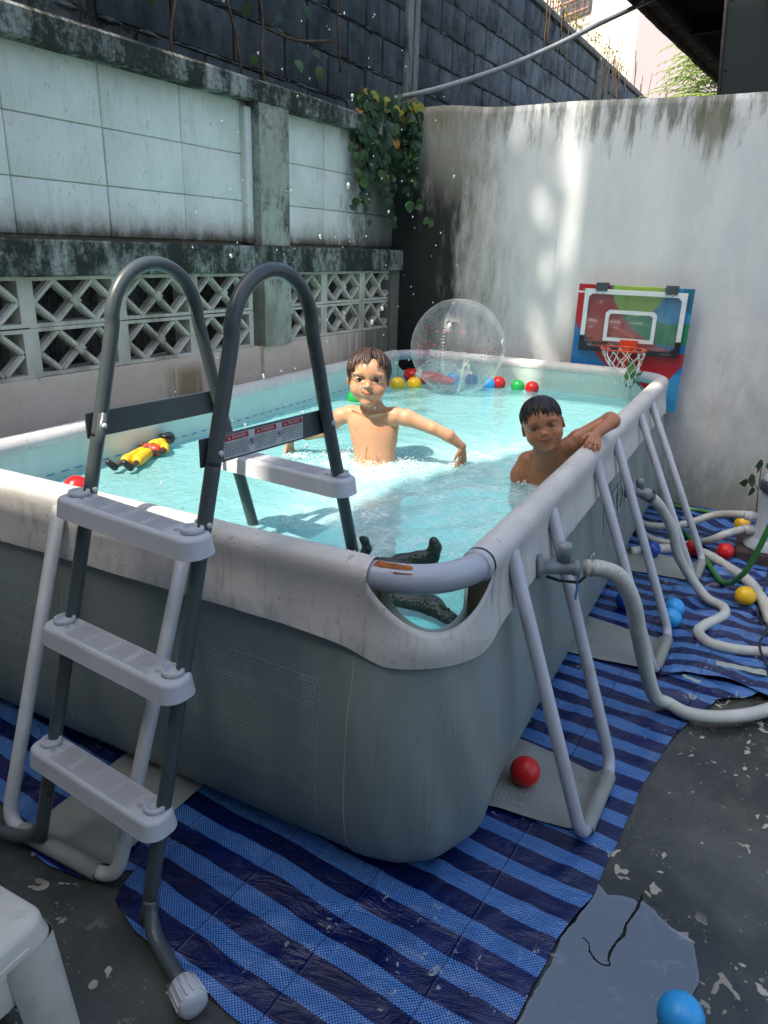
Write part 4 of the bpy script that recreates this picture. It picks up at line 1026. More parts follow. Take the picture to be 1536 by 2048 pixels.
# ================================================================== LADDER
MAT['lad'] = plain('dark_slate_coated_steel', (0.060, 0.076, 0.080), 0.33, 0.55, var=0.1, sc=6)
MAT['step'] = plain('light_grey_plastic_step', (0.50, 0.52, 0.55), 0.42, 0.45, var=0.05, sc=8, dirt=((0.28, 0.28, 0.27), 16, 0.45))
MAT['stepink'] = plain('step_print_ink', (0.13, 0.13, 0.14), 0.6)
MAT['labelw'] = plain('label_white', (0.55, 0.60, 0.60), 0.4); MAT['labelr'] = plain('label_red', (0.42, 0.03, 0.05), 0.4); MAT['labelk'] = plain('label_ink', (0.04, 0.05, 0.06), 0.5)
LA = math.atan2(-0.115, 0.993)
LD = empty('pool_ladder', (-0.79, 0.0, 0), LA, 'dark A-frame ladder with light grey steps, straddling the near rim of the pool', 'ladder')
RR = 0.0155; LWD = 0.352
def rail_pts(X, foot):
    sg = -1 if X < 0.1 else 1
    p = [(X + sg * 0.190, -0.405, 0.030), (X + sg * 0.012, -0.352, 0.036), (X, -0.085, 1.0), (X, -0.0555, 1.11)]
    q = fillet(p, 0.075, 8)
    c = 0.0865; r = 0.121
    arc = [(X, c - r * math.cos(a), 1.19 + 0.128 * math.sin(a)) for a in [PI * k / 18 for k in range(19)]]
    e = [(X, 0.229, 1.11), (X, 0.262, 0.985), (X, 0.372, 0.62), (X, 0.51, 0.12)]
    return cr([q[i] for i in (0,)] + q[1:] + arc + e, 3)
for X in (0.0, LWD):
    rl = MB().tube(rail_pts(X, True), RR, 16).obj('rail', MAT['lad'], LD)
    # ribbed foot cap
    prof = [(0.0215, 0), (0.026, 0.006)] + [(0.0265, 0.01 + 0.0)] + [(0.0285, 0.055), (0.026, 0.062), (0.010, 0.064)]
    mb = MB(); sg = -1 if X < 0.1 else 1; a = Vector((X + sg * 0.165, -0.3975, 0.0305)); dv = Vector((sg * .178, -.053, 0.0))
    mt = Matrix.Translation(a) @ Vector((0, 0, 1)).rotation_difference(dv).to_matrix().to_4x4()
    mb.lathe(prof, 28, mt)
    for k in range(14):
        th = 2 * PI * k / 14; mb.tube([mt @ Vector((0.0262 * math.cos(th), 0.0262 * math.sin(th), 0.008)), mt @ Vector((0.0288 * math.cos(th), 0.0288 * math.sin(th), 0.052))], 0.0028, 6)
    mb.obj('foot_cap', MAT['step'], LD)
    for (yy, zz) in ((-0.089, 0.985), (0.262, 0.985), (-0.128, 0.85), (0.318, 0.80)):
        sx = -1 if X == 0 else 1
        for sd_ in (-1, 1):
            MB().lathe([(0.0055, 0), (0.0065, 0.003), (0.0045, 0.007), (0.001, 0.008)], 12, Matrix.Translation((X + sd_ * (RR - 0.002), yy, zz)) @ Matrix.Rotation(sd_ * PI / 2, 4, 'Y')).obj('bolt', MAT['step'], LD)
def step(yc, zc, w=0.082, h=0.041, name='step'):
    mb = MB(); bm = bmesh.new()
    # rounded-plan tray with slightly flared sides
    prof = []; x0, x1 = -0.040, LWD + 0.040; y0, y1 = yc - w / 2, yc + w / 2; rc = 0.034; rings = []
    def ring(ins, z):
        pts = []
        for (cx, cy, a0) in ((x1 - rc, y1 - rc, 0), (x0 + rc, y1 - rc, PI / 2), (x0 + rc, y0 + rc, PI), (x1 - rc, y0 + rc, 1.5 * PI)):
            for k in range(9): a = a0 + PI / 2 * k / 8; pts.append((cx + (rc - ins) * math.cos(a), cy + (rc - ins) * math.sin(a), z))
        return pts
    R = [ring(0.008, zc - h), ring(-0.002, zc - h), ring(-0.001, zc - h + .003), ring(0.003, zc - 0.009), ring(0.0038, zc - 0.006), ring(0.0065, zc - 0.002), ring(0.010, zc), ring(0.014, zc + .0002), ring(0.030, zc + 0.0004)]
    vs = [p for r in R for p in r]; n = 36; fs = []
    for i in range(len(R) - 1):
        for k in range(n): fs.append((i * n + k, i * n + (k + 1) % n, (i + 1) * n + (k + 1) % n, (i + 1) * n + k))
    fs.append(tuple((len(R) - 1) * n + k for k in range(n))); mb.addm(vs, fs)
    st_ = mb.obj(name, MAT['step'], LD, True, 40)
    for X in (0, LWD):
        MB().lathe([(0.0235, -0.001), (0.0225, 0.009), (0.0165, 0.010), (0.0158, 0.004)], 24, Matrix.Translation((X, yc + 0.006, zc + .0015))).obj('socket', MAT['step'], st_)
    pr = MB(); z = zc + 0.0016; r_ = random.Random(int(zc * 100)); ya, yb = yc - 0.026, yc + 0.026
    def q(a, b, c, d): pr.addm([(a, c, z), (b, c, z), (b, d, z), (a, d, z)], [(0, 1, 2, 3)])
    xs = [0.045 + (LWD - 0.09) * k / 4 for k in range(5)]
    q(xs[0], xs[-1], ya - .0005, ya + .0003); q(xs[0], xs[-1], yb, yb + .0008)
    for x in xs:
        y = ya
        while y < yb: q(x, x + .001, y, y + .003); y += .005
    for a, b in zip(xs[:-1], xs[1:]):
        y = ya + .004
        while y < yb - .003:
            x = a + .006
            while x < b - .008: L = r_.uniform(.003, .009); q(x, min(b - .006, x + L), y, y + .0011); x += L + .0016
            y += .0042
    for cx in (0.03, LWD - 0.03):
        pts = [(cx + .006 * math.cos(t), yc + .012 + .006 * math.sin(t), z) for t in [2 * PI * k / 12 for k in range(13)]]; pr.tube(pts, .0005, 4)
        pts = [(cx + .005 * math.cos(t), yc - .008 + .005 * math.sin(t), z) for t in [2 * PI * k / 12 for k in range(13)]]; pr.tube(pts, .0005, 4)
    tag(pr.obj('step_print', MAT['stepink'], st_, False), kind='stuff')
for (y, z) in ((-0.155, 0.842), (-0.225, 0.565), (-0.295, 0.285)): step(y - 0.008, z)
step(0.305, 0.845, 0.085)
for X in (-0.019, LWD - 0.020):
    bar = MB().rbox(X, X + 0.005 if X > 0 else X + 0.005, -0.112, 0.285, 0.955, 1.012, 0.002, seg=2).obj('side_bar', MAT['lad'], LD, False)
    if X < 0: continue
    xf = X - 0.0006; lb = MB().addm([(xf, y, z) for y, z in ((-0.055, .960), (0.175, .960), (0.175, 1.008), (-0.055, 1.008))], [(0, 3, 2, 1)]).obj('warning_label', MAT['labelw'], bar, False)
# labels face the camera side (+x outer face and -x face): the camera sees the bar's outer (+x) face
for face, sgn in ((LWD - 0.020 + 0.005 + 0.0006, 1),):
    bar = [o for o in LD.children if o.name.startswith('side_bar')][-1]
    MB().addm([(face, y, z) for y, z in ((-0.052, .960), (0.190, .960), (0.190, 1.008), (-0.052, 1.008))], [(0, 1, 2, 3)]).obj('warning_label', MAT['labelw'], bar, False)
    rb = MB(); ik = MB(); r_ = random.Random(2)
    for (ya, yb) in ((-0.050, 0.018), (0.036, 0.102), (0.120, 0.188)):
        rb.addm([(face + .0005, y, z) for y, z in ((ya, .995), (yb, .995), (yb, 1.007), (ya, 1.007))], [(0, 1, 2, 3)])
        for k in range(8):
            z = .990 - k * .0036; y = ya
            while y < yb - .003:
                L = r_.uniform(.003, .010); ik.addm([(face + .0005, a, b) for a, b in ((y, z), (min(yb, y + L), z), (min(yb, y + L), z + .0013), (y, z + .0013))], [(0, 1, 2, 3)]); y += L + .0014
    for yc in (0.027, 0.111):
        ik.tube([(face + .0006, yc + .007 * math.cos(t), .983 + .007 * math.sin(t)) for t in [2 * PI * k / 14 for k in range(15)]], .0007, 4)
        ik.tube([(face + .0006, yc - .005, .988), (face + .0006, yc + .005, .978)], .0007, 4); ik.tube([(face + .0006, yc, .987), (face + .0006, yc + .001, .980)], .0012, 4)
    rb.obj('label_header', MAT['labelr'], bar, False); tag(ik.obj('label_print', MAT['labelk'], bar, False), kind='stuff')
    for wd, yc in (('DANGER', -0.010), ('DANGER', 0.074), ('PELIGRO', 0.158)):
        t_ = textm('label_word', wd, 0.0095, lambda a, b: (face + .001, yc + a, 1.001 + b), MAT['labelw'], bar)
        MB().addm([(face + .001, yc + a, 1.001 + b) for a, b in ((-.030, -.003), (-.024, -.003), (-.027, .003))], [(0, 1, 2)]).obj('warning_triangle', MAT['labelw'], bar, False)

# ================================================================== TARPAULIN
def mat_tarp():
    m = M('striped_blue_tarpaulin'); v = m.pos(); x, y, z = m.xyz()
    t = m.add(y, m.mul(x, 0.087), m.mul(m.add(m.noise(v, sc=2.2, det=2), -0.5), 0.03))
    s_ = m.math('FRACT', m.math('MULTIPLY', m.add(t, 5.02), 1 / 0.102)); 
    st = m.mx(m.mp(s_, 0.50, 0.53), m.mp(s_, 0.03, 0.0)); st = m.mul(st, m.mp(s_, 1.0, 0.985)) if False else m.mp(m.math('ABSOLUTE', m.add(s_, -0.75)), 0.25, 0.235)
    wx_ = m.math('SINE', m.mul(m.add(x, m.mul(y, -0.087)), 2 * PI / 0.0078)); wy_ = m.math('SINE', m.mul(t, 2 * PI / 0.0078))
    wv = m.mp(m.mul(wx_, wy_), -0.25, 0.25)
    lite = m.mix(wv, (0.006, 0.034, 0.16), (0.10, 0.27, 0.62)); lite = m.mix(0.05, lite, (0.06, 0.16, 0.42))
    dark = m.mix(m.mp(m.noise(v, sc=5, det=5), .3, .7), (0.001, 0.004, 0.042), (0.002, 0.010, 0.095))
    c = m.mix(st, dark, lite)
    c = m.mix(m.mul(m.mp(m.noise(v, sc=3.3, det=7, rough=0.7), 0.52, 0.72), 0.45), c, (0.012, 0.02, 0.05))
    # flaked coating
    fk = m.mul(m.mp(m.noise(v, sc=34, det=5, rough=0.6, dist=1.0), 0.63, 0.66), m.mp(m.noise(v, sc=2.7, det=2), 0.50, 0.57))
    c = m.mix(m.mul(fk, 0.8), c, (0.30, 0.36, 0.36))
    # creases from folding
    cx = m.math('ABSOLUTE', m.add(m.math('FRACT', m.mul(m.add(x, m.mul(y, -0.087)), 1 / 0.235)), -0.5)); cre = m.mp(cx, 0.018, 0.0)
    c = m.mix(m.mul(cre, 0.35), c, (0.01, 0.02, 0.08))
    wr = m.add(m.mul(m.noise(m.scale(v, (1.0, 2.2, 1)), sc=7, det=6, rough=0.6, dist=0.7), 1.5), m.mul(m.noise(v, sc=35, det=4), 0.12), m.mul(cre, 0.25), m.mul(wv, 0.02))
    wet = m.mp(m.noise(v, sc=4.0, det=4), 0.42, 0.58, 0.34, 0.06)
    return m.end(m.pbr(c, wet, spec=0.55, nrm=m._bump(wr, 0.65, 0.012)))
MAT['tarp'] = mat_tarp()
# outline of the sheet: right edge and near edge as polylines
RE = [(-0.144, -0.445), (0.10, -0.36), (0.262, -0.215), (0.29, 0.01), (0.328, 0.146), (0.352, 0.366), (0.366, 0.551), (0.413, 0.847), (0.462, 0.989), (0.520, 1.137), (0.72, 1.30), (0.95, 1.5), (1.0, 2.0), (0.95, 2.6), (0.60, 3.05), (0.35, 3.22)]
def right_edge(y):
    for (x0, y0), (x1, y1) in zip(RE[:-1], RE[1:]):
        if y0 <= y <= y1: return x0 + (x1 - x0) * (y - y0) / (y1 - y0)
    return RE[-1][0] if y > RE[-1][1] else RE[0][0]
NE = [(-2.0, 0.0), (-1.55, -0.10), (-1.25, -0.22), (-0.95, -0.335), (-0.80, -0.37), (-0.70, -0.355), (-0.66, -0.31), (-0.615, -0.285), (-0.60, -0.36), (-0.50, -0.40), (-0.35, -0.425), (-0.144, -0.452)]
def near_edge(x):
    for (x0, y0), (x1, y1) in zip(NE[:-1], NE[1:]):
        if x0 <= x <= x1: return y0 + (y1 - y0) * (x - x0) / (x1 - x0)
    return NE[0][1] if x < NE[0][0] else NE[-1][1]
def tarp_h(x, y):
    h = 0.005
    ed = 0.0
    cr1 = 1 - abs(sn(x * 3.1 + 2, y * 5.5, 1)) ; cr2 = 1 - abs(sn(x * 7 + 5, y * 8, 4))
    far = ss((y - 0.95) / 0.4) * ss((x - 0.18) / 0.2)
    h += 0.010 * max(0, cr1 - 0.72) / 0.28 * (0.6 + 1.2 * far) + 0.006 * max(0, cr2 - 0.75) / 0.25 * (0.7 + 1.8 * far)
    h += 0.012 * far * max(0, sn(x * 2.5, y * 9, 9) + .15)
    lf = ss((-0.55 - x) / 0.15) * ss((0.15 + y * -1) / 0.1)
    h += 0.010 * lf * max(0, sn(x * 9, y * 12, 3) + .2)
    dp = 1.0
    if 0.0 < x < 0.42 and (0.25 < y < 0.66 or 1.13 < y < 1.56 or 2.0 < y < 2.42): dp = 0.12
    if -1.02 < x < -0.58 and -0.4 < y < 0.05: dp = 0.12
    return 0.005 + (h - 0.005) * dp
vs = []; fs = []; nxx, nyy = 250, 300; idx_ = {}
for j in range(nyy + 1):
    y = -0.46 + 3.68 * (j / nyy)
    for i in range(nxx + 1):
        x = -1.9 + 2.92 * (i / nxx)
        xr = right_edge(y) + 0.006 * sn(y * 9, 2); yn = near_edge(x) + 0.005 * sn(x * 12, 6)
        px2, py2 = min(x, xr), max(y, yn)
        vs.append((px2, py2, tarp_h(px2, py2) if not (-1.5 < px2 < -.02 and 0.06 < py2 < 3.0) else 0.004))
for j in range(nyy):
    for i in range(nxx):
        q = (j * (nxx + 1) + i, j * (nxx + 1) + i + 1, (j + 1) * (nxx + 1) + i + 1, (j + 1) * (nxx + 1) + i)
        P4 = [vs[k] for k in q]
        ar = abs((P4[2][0] - P4[0][0]) * (P4[3][1] - P4[1][1]) - (P4[3][0] - P4[1][0]) * (P4[2][1] - P4[0][1]))
        if ar > 2e-6: fs.append(q)
used = sorted({k for f in fs for k in f}); mp_ = {k: n for n, k in enumerate(used)}
tarp = link('tarpaulin', mesh('tarpaulin', [vs[k] for k in used], [tuple(mp_[k] for k in f) for f in fs]), None, MAT['tarp'])
tag(tarp, 'blue striped plastic tarpaulin spread on the floor under the pool', 'tarpaulin')
# second, folded-over piece on the right
def fold_fn(u, v):
    x = 0.335 + 0.60 * u + 0.05 * v * (1 - u); y = 1.20 + 0.05 * math.sin(u * 5) + (0.62 - 0.1 * u) * v + 0.02 * sn(u * 6, 1) * (1 - v)
    z = 0.018 + 0.016 * (1 - abs(sn(x * 9, y * 6, 2))) * ss(u / .2) + 0.010 * math.sin(PI * min(1, v * 4)) * math.exp(-v * 6) * 2 + 0.010 * sn(x * 5, y * 11, 7)
    e = min(u, 1 - u, 1 - v) ; return (x, y, max(0.010, z * ss(e / .06) + 0.012 * (1 - ss(e / .06))) if e < .06 else max(0.011, z))
tag(grid(60, 60, fold_fn, 'tarpaulin_fold', MAT['tarp']), 'crumpled folded-over end of blue striped tarpaulin beside the hoses', 'tarpaulin')
MAT['patch'] = plain('grey_green_duct_patch', (0.30, 0.36, 0.31), 0.5)
def ptch(x0, y0, L, wd, a, name, lab):
    c_, s_2 = math.cos(a), math.sin(a)
    tag(grid(14, 4, lambda u, v: (x0 + c_ * L * u - s_2 * wd * (v - .5) * (1 + .4 * sn(u * 5, 2)), y0 + s_2 * L * u + c_ * wd * (v - .5) * (1 + .4 * sn(u * 5, 2)), 0.040 + 0.004 * sn(u * 6, v * 4, L)), name, MAT['patch']), lab, 'tape strip')
ptch(0.50, 1.335, 0.16, 0.035, 0.1, 'tape_strip', 'long torn grey-green tape strip on the crumpled tarpaulin')
ptch(0.405, 1.19, 0.06, 0.018, -0.3, 'tape_strip', 'short white-grey tape scrap at the tarpaulin fold edge')

# ================================================================== PUDDLE
m = M('puddle_water'); bn = m._bump(m.noise(sc=3, det=2), 0.03, 0.01)
gl = m.n('ShaderNodeBsdfGlossy', {0: (1, 1, 1), 1: 0.02}); m.set(gl.inputs['Normal'], bn)
tr = m.n('ShaderNodeBsdfTransparent', [(0.72, 0.78, 0.82)]).outputs[0]; fr = m.n('ShaderNodeFresnel', {0: 2.5})
MAT['puddle'] = m.end(m.n('ShaderNodeMixShader', [fr.outputs[0], tr, gl.outputs[0]]).outputs[0])
PD = [(0.300, 0.185), (0.335, 0.200), (0.36, 0.178), (0.385, 0.190), (0.418, 0.196), (0.425, 0.184), (0.432, 0.200), (0.462, 0.185), (0.498, 0.158), (0.53, 0.150), (0.548, 0.135), (0.556, 0.10), (0.566, 0.06), (0.556, 0.02), (0.570, -0.03), (0.56, -0.10), (0.58, -0.20), (0.56, -0.33), (0.45, -0.42), (0.30, -0.45), (0.12, -0.42), (0.0, -0.44), (0.10, -0.372), (0.20, -0.29), (0.268, -0.208), (0.292, -0.05), (0.296, 0.02), (0.318, 0.10), (0.318, 0.15)]
P2 = [];
for i in range(len(PD)):
    a = Vector(PD[i]); b = Vector(PD[(i + 1) % len(PD)]); n = max(1, int((b - a).length / 0.012))
    for k in range(n): q = a.lerp(b, k / n); P2.append((q.x + 0.004 * sn(q.x * 60, q.y * 60), q.y + 0.004 * sn(q.x * 60, q.y * 60, 5), 0.0052))
bm = bmesh.new(); vv = [bm.verts.new(p) for p in P2]; bm.faces.new(vv); bmesh.ops.triangulate(bm, faces=bm.faces[:])
for f_ in bm.faces:
    f_.normal_update()
    if f_.normal.z < 0: f_.normal_flip()
pm = bpy.data.meshes.new('puddle'); bm.to_mesh(pm); bm.free()
pm.materials.append(MAT['puddle']); pud = link('puddle', pm); tag(pud, 'shallow water puddle on the dark floor beside the tarpaulin', kind='structure')
pud.location.z = 0.0012
MAT['crack'] = plain('dark_floor_crack', (0.012, 0.014, 0.010), 0.9, 0.1)
ck = MB()
def ribbon(pts, w0, z=0.0072):
    pts = cr([(a, b, z) for a, b in pts], 6); n = len(pts)
    for i in range(n): pts[i] = pts[i] + Vector((.0016 * sn(i * .7, 2), .0016 * sn(i * .7, 8), 0))
    vs = []
    for i, p in enumerate(pts):
        d = (pts[min(i + 1, n - 1)] - pts[max(0, i - 1)]).normalized(); s_ = Vector((-d.y, d.x, 0)); ww = w0 * (0.45 + .8 * abs(sn(i * .3, 4))) * min(1, (n - i) / 6 + .2)
        vs += [p + s_ * ww, p - s_ * ww]
    ck.addm(vs, [(2 * i, 2 * i + 1, 2 * i + 3, 2 * i + 2) for i in range(n - 1)])
ribbon([(0.430, 0.215), (0.425, 0.17), (0.412, 0.12), (0.411, 0.09), (0.400, 0.06), (0.394, 0.03), (0.394, 0.01)], 0.0045)
ribbon([(0.396, 0.014), (0.398, 0.002), (0.38, -0.003), (0.358, 0.012), (0.350, 0.032), (0.334, 0.042)], 0.0024)
tag(ck.obj('floor_crack', MAT['crack'], None, False), 'dark crack winding through the puddle on the floor', kind='structure')
# ================================================================== HOSES, VALVES, PUMP
def mat_hose():
    m = M('milky_hose'); c = m.mix(m.mp(m.noise(sc=8, det=5), .3, .7), (0.42, 0.44, 0.40), (0.54, 0.56, 0.52))
    return m.end(m.pbr(c, 0.3, spec=0.5, Subsurface_Weight=0.15, Subsurface_Scale=0.01))
MAT['hose'] = mat_hose()
MAT['valve'] = plain('grey_plastic_valve', (0.20, 0.23, 0.25), 0.35, 0.5); MAT['black'] = plain('black_rubber', (0.012, 0.012, 0.013), 0.5)
MAT['chrome'] = plain('hose_clamp_steel', (0.5, 0.5, 0.5), 0.25, metal=1.0)
def hose(pts, r, label, rib=None, name='hose', mat='hose', grp=None):
    P = cr(pts, 10)
    # resample evenly
    d = [0]
    for a, b in zip(P[:-1], P[1:]): d.append(d[-1] + (b - a).length)
    L = d[-1]; stp = 0.0022 if rib else 0.012; n = int(L / stp); Q = []; k = 0
    for i in range(n + 1):
        t = L * i / n
        while k < len(d) - 2 and d[k + 1] < t: k += 1
        u = (t - d[k]) / max(1e-9, d[k + 1] - d[k]); Q.append(P[k].lerp(P[k + 1], u))
    rs = [r * (1 + (0.075 * math.sin(i * stp / 0.0095 * 2 * PI) if rib and i * stp < rib else 0) + 0.02 * sn(i * stp * 14, r * 99)) for i in range(n + 1)]
    o = MB().tube(Q, rs, 14).obj(name, MAT[mat]); tag(o, label, 'hose', grp); return o
def onwall(y, z, e): return tuple(wallp(S_right(y), z, e))
hose([(0.150, 0.553, 0.621), (0.185, 0.578, 0.617), (0.228, 0.62, 0.586), (0.262, 0.68, 0.498), (0.284, 0.76, 0.367), (0.315, 0.86, 0.201), (0.345, 0.955, 0.07), (0.385, 1.005, 0.030), (0.45, 0.975, 0.032), (0.55, 1.014, 0.032), (0.668, 1.13, 0.03), (0.80, 1.35, 0.03), (0.86, 1.8, 0.03)], 0.021, 'thick milky hose curving down from the nearer pool valve to the floor', rib=0.75)
hose([(0.165, 1.74, 0.47), (0.19, 1.765, 0.44), (0.217, 1.80, 0.391), (0.253, 1.82, 0.327), (0.29, 1.85, 0.214), (0.36, 1.87, 0.109), (0.429, 1.861, 0.045), (0.492, 1.82, 0.040), (0.497, 1.74, 0.038), (0.44, 1.62, 0.038), (0.424, 1.54, 0.040), (0.47, 1.47, 0.042), (0.572, 1.476, 0.04), (0.70, 1.53, 0.04), (0.86, 1.62, 0.03)], 0.020, 'milky hose zigzagging from the farther pool valve across the tarpaulin', rib=0.35)
hose([(-0.02, 2.80, 0.05), (0.064, 2.66, 0.04), (0.23, 2.637, 0.08), (0.382, 2.70, 0.145), (0.514, 2.62, 0.198)], 0.019, 'short milky hose into the upper port of the filter pump')
hose([(0.02, 2.62, 0.03), (0.12, 2.50, 0.025), (0.25, 2.50, 0.025), (0.33, 2.56, 0.03), (0.39, 2.50, 0.08), (0.444, 2.50, 0.121), (0.515, 2.59, 0.131)], 0.018, 'short milky hose into the lower port of the filter pump')
hose([(0.05, 2.28, 0.02), (0.20, 2.40, 0.026), (0.353, 2.427, 0.032), (0.471, 2.315, 0.030), (0.575, 2.18, 0.030), (0.635, 2.0, 0.030), (0.672, 1.80, 0.030), (0.72, 1.55, 0.03)], 0.024, 'wide milky hose lying on the tarpaulin below the filter pump')
hose([(-0.05, 3.14, 0.03), (0.20, 3.10, 0.03), (0.40, 3.08, 0.035), (0.53, 3.0, 0.05)], 0.012, 'thin green garden hose along the foot of the white wall', mat='frond', name='garden_hose')
MAT['green'] = plain('dark_green_hose', (0.03, 0.16, 0.035), 0.35)
bpy.data.objects['garden_hose'].data.materials[0] = MAT['green']
hose([(0.10, 2.95, 0.03), (0.171, 2.86, 0.03), (0.291, 2.608, 0.025), (0.382, 2.366, 0.025), (0.455, 2.14, 0.03), (0.500, 2.075, 0.045), (0.532, 2.03, 0.10), (0.561, 2.0, 0.174), (0.598, 2.0, 0.338), (0.66, 2.02, 0.6)], 0.012, 'dark green garden hose looping up at the right, above the yellow ball', mat='green', name='garden_hose')
hose([(0.655, 2.3, 0.32), (0.64, 2.15, 0.12), (0.632, 2.0, 0.03), (0.62, 1.85, 0.03), (0.655, 1.7, 0.05), (0.63, 1.5, 0.06), (0.69, 1.35, 0.02)], 0.0045, 'thin black cable hanging down beside the filter pump', mat='black', name='cable')
def axis_m(p, d): return Matrix.Translation(Vector(p)) @ Vector((0, 0, 1)).rotation_difference(Vector(d).normalized()).to_matrix().to_4x4()
# nearer valve: barrel through the wall, plunger with ribbed cap
VA = empty('inlet_valve', onwall(0.53, 0.60, 0), 0, 'grey plunger valve with an upright ribbed cap on the pool side', 'valve')
def vput(mb, name, mat, par): o = mb.obj(name, MAT[mat]); o.parent = par; o.matrix_parent_inverse = par.matrix_world.inverted() if False else Matrix.Translation(-par.location); return o
vput(MB().lathe([(0.032, -0.01), (0.032, 0.004), (0.0185, 0.006), (0.0185, 0.085), (0.021, 0.086), (0.021, 0.10)], 24, axis_m((0.045, 0.500, 0.621), (0.9, 0.44, 0))), 'barrel', 'valve', VA)
vput(MB().lathe([(0.013, 0), (0.013, 0.022), (0.018, 0.023), (0.019, 0.055), (0.0165, 0.064), (0.006, 0.065)], 20, axis_m((0.098, 0.526, 0.622), (0, 0, 1))), 'plunger_cap', 'valve', VA)
cl_ = MB(); c0 = Vector((0.162, 0.560, 0.621)); dd = Vector((0.9, 0.44, 0)).normalized(); a1 = dd.cross(Vector((0, 0, 1)))
cl_.tube([c0 + (a1 * math.cos(t) + Vector((0, 0, 1)) * math.sin(t)) * 0.0225 for t in [2 * PI * k / 20 for k in range(21)]], 0.0015, 6)
cl_.tube([c0 + Vector((0, 0, .023)) + a1 * (.012 * math.cos(t)) + Vector((0, 0, .010 + .010 * math.sin(t))) for t in [2 * PI * k / 14 for k in range(15)]], 0.0012, 6)
vput(cl_, 'hose_clamp', 'chrome', VA)
vput(MB().tube([(0.06, .53, .585), (.09, .55, .572), (.135, .57, .570), (.15, .575, .59)], 0.004, 6), 'strap', 'black', VA)
MAT['bluet'] = plain('blue_strap_tongue', (0.10, 0.25, 0.55), 0.4)
vput(MB().rbox(0.13, 0.134, 0.565, 0.583, 0.52, 0.59, .0015), 'tongue', 'bluet', VA)
VB = empty('outlet_valve', onwall(1.72, 0.49, 0), 0, 'grey valve with dark nut on the pool side near the far leg', 'valve')
vput(MB().lathe([(0.034, -0.01), (0.034, 0.004), (0.019, 0.006), (0.019, 0.05), (0.024, 0.052), (0.026, 0.07), (0.023, 0.082)], 24, axis_m((0.085, 1.685, 0.505), (0.85, 0.50, -0.25))), 'barrel', 'valve', VB)
vput(MB().lathe([(0.013, 0), (0.013, 0.02), (0.0165, 0.022), (0.017, 0.038), (0.010, 0.046)], 18, axis_m((0.118, 1.705, 0.505), (-.15, .1, 1))), 'plunger_cap', 'valve', VB)
cb = MB(); dd = Vector((.85, .5, -.4)).normalized(); a1 = dd.cross(Vector((0, 0, 1))).normalized(); a2 = a1.cross(dd)
for off in (0, .007, .014):
    cb.tube([Vector((0.150, 1.728, 0.482)) + dd * off + (a1 * math.cos(t) + a2 * math.sin(t)) * 0.0235 for t in [2 * PI * k / 20 for k in range(21)]], 0.002, 6)
vput(cb, 'clamp_ring', 'black', VB)
# pump on a block
MAT['pump'] = plain('grey_pump_housing', (0.40, 0.46, 0.50), 0.35, 0.5, var=0.04); MAT['pcap'] = plain('dark_slate_ring', (0.04, 0.055, 0.07), 0.35)
MAT['brick'] = plain('old_red_brick', (0.055, 0.04, 0.038), 0.85, 0.2, var=0.3, dirt=((0.05, 0.05, 0.045), 14, 0.8))
PU = empty('filter_pump', (0.645, 2.60, 0.06), 0, 'grey cylindrical pool filter pump with dark ring, at the right edge', 'pump')
MB().lathe([(0.115, 0.0), (0.118, 0.01), (0.080, 0.045), (0.078, 0.05), (0.080, 0.26), (0.080, 0.285)], 40).obj('housing', MAT['pump'], PU)
MB().lathe([(0.080, 0.283), (0.094, 0.286), (0.096, 0.300), (0.096, 0.325), (0.090, 0.332)], 40).obj('ring', MAT['pcap'], PU)
MB().lathe([(0.088, 0.330), (0.086, 0.342), (0.070, 0.362), (0.040, 0.374), (0.016, 0.377)], 40).obj('lid', MAT['pump'], PU)
MB().lathe([(0.017, 0.374), (0.017, 0.392), (0.012, 0.398), (0.004, 0.399)], 16).obj('air_valve', MAT['step'], PU)
for (z, nm) in ((0.140, 'port'), (0.072, 'port')):
    MB().lathe([(0.022, 0), (0.022, 0.03), (0.025, 0.032), (0.025, 0.04), (0.022, 0.045), (0.022, 0.062)], 20, axis_m((-0.07, 0.0, z), (-1, 0.05, 0.0))).obj('port', MAT['step'], PU)
tag(MB().rbox(0.50, 0.82, 2.47, 2.76, 0.0, 0.058, 0.006).obj('pump_slab', MAT['brick'], None, False), 'low dirty concrete and brick slab under the filter pump', 'slab')
pb_ = empty('wall_plant', (0.58, 3.1, 0), 0, 'small dark leafy plant behind the filter pump', 'plant')
sm = MB().tube([(0, 0, .0), (-.02, 0, .2), (-.03, -.02, .36)], .003, 5); sm.tube([(-.02, 0, .2), (-.07, -.02, .27)], .002, 5); sm.obj('stem', MAT['stem'], pb_)
for (x, y, z) in ((-.03, -.03, .37), (-.05, -.03, .35), (-.01, -.03, .34), (-.07, -.03, .27), (-.08, -.02, .24), (-.05, -.03, .22), (-.06, -.03, .29)): put_leaf(pb_, (x, y, z), .055, 'leaf', rr=rv)
cbx = [(0.60, 2.62, 0.43), (0.60, 2.66, 0.48), (0.63, 2.68, 0.52), (0.70, 2.7, 0.53)]
tag(MB().tube(cr(cbx, 6), .004, 6).obj('cable', MAT['black']), 'short black cable arching over the filter pump lid', 'cable')

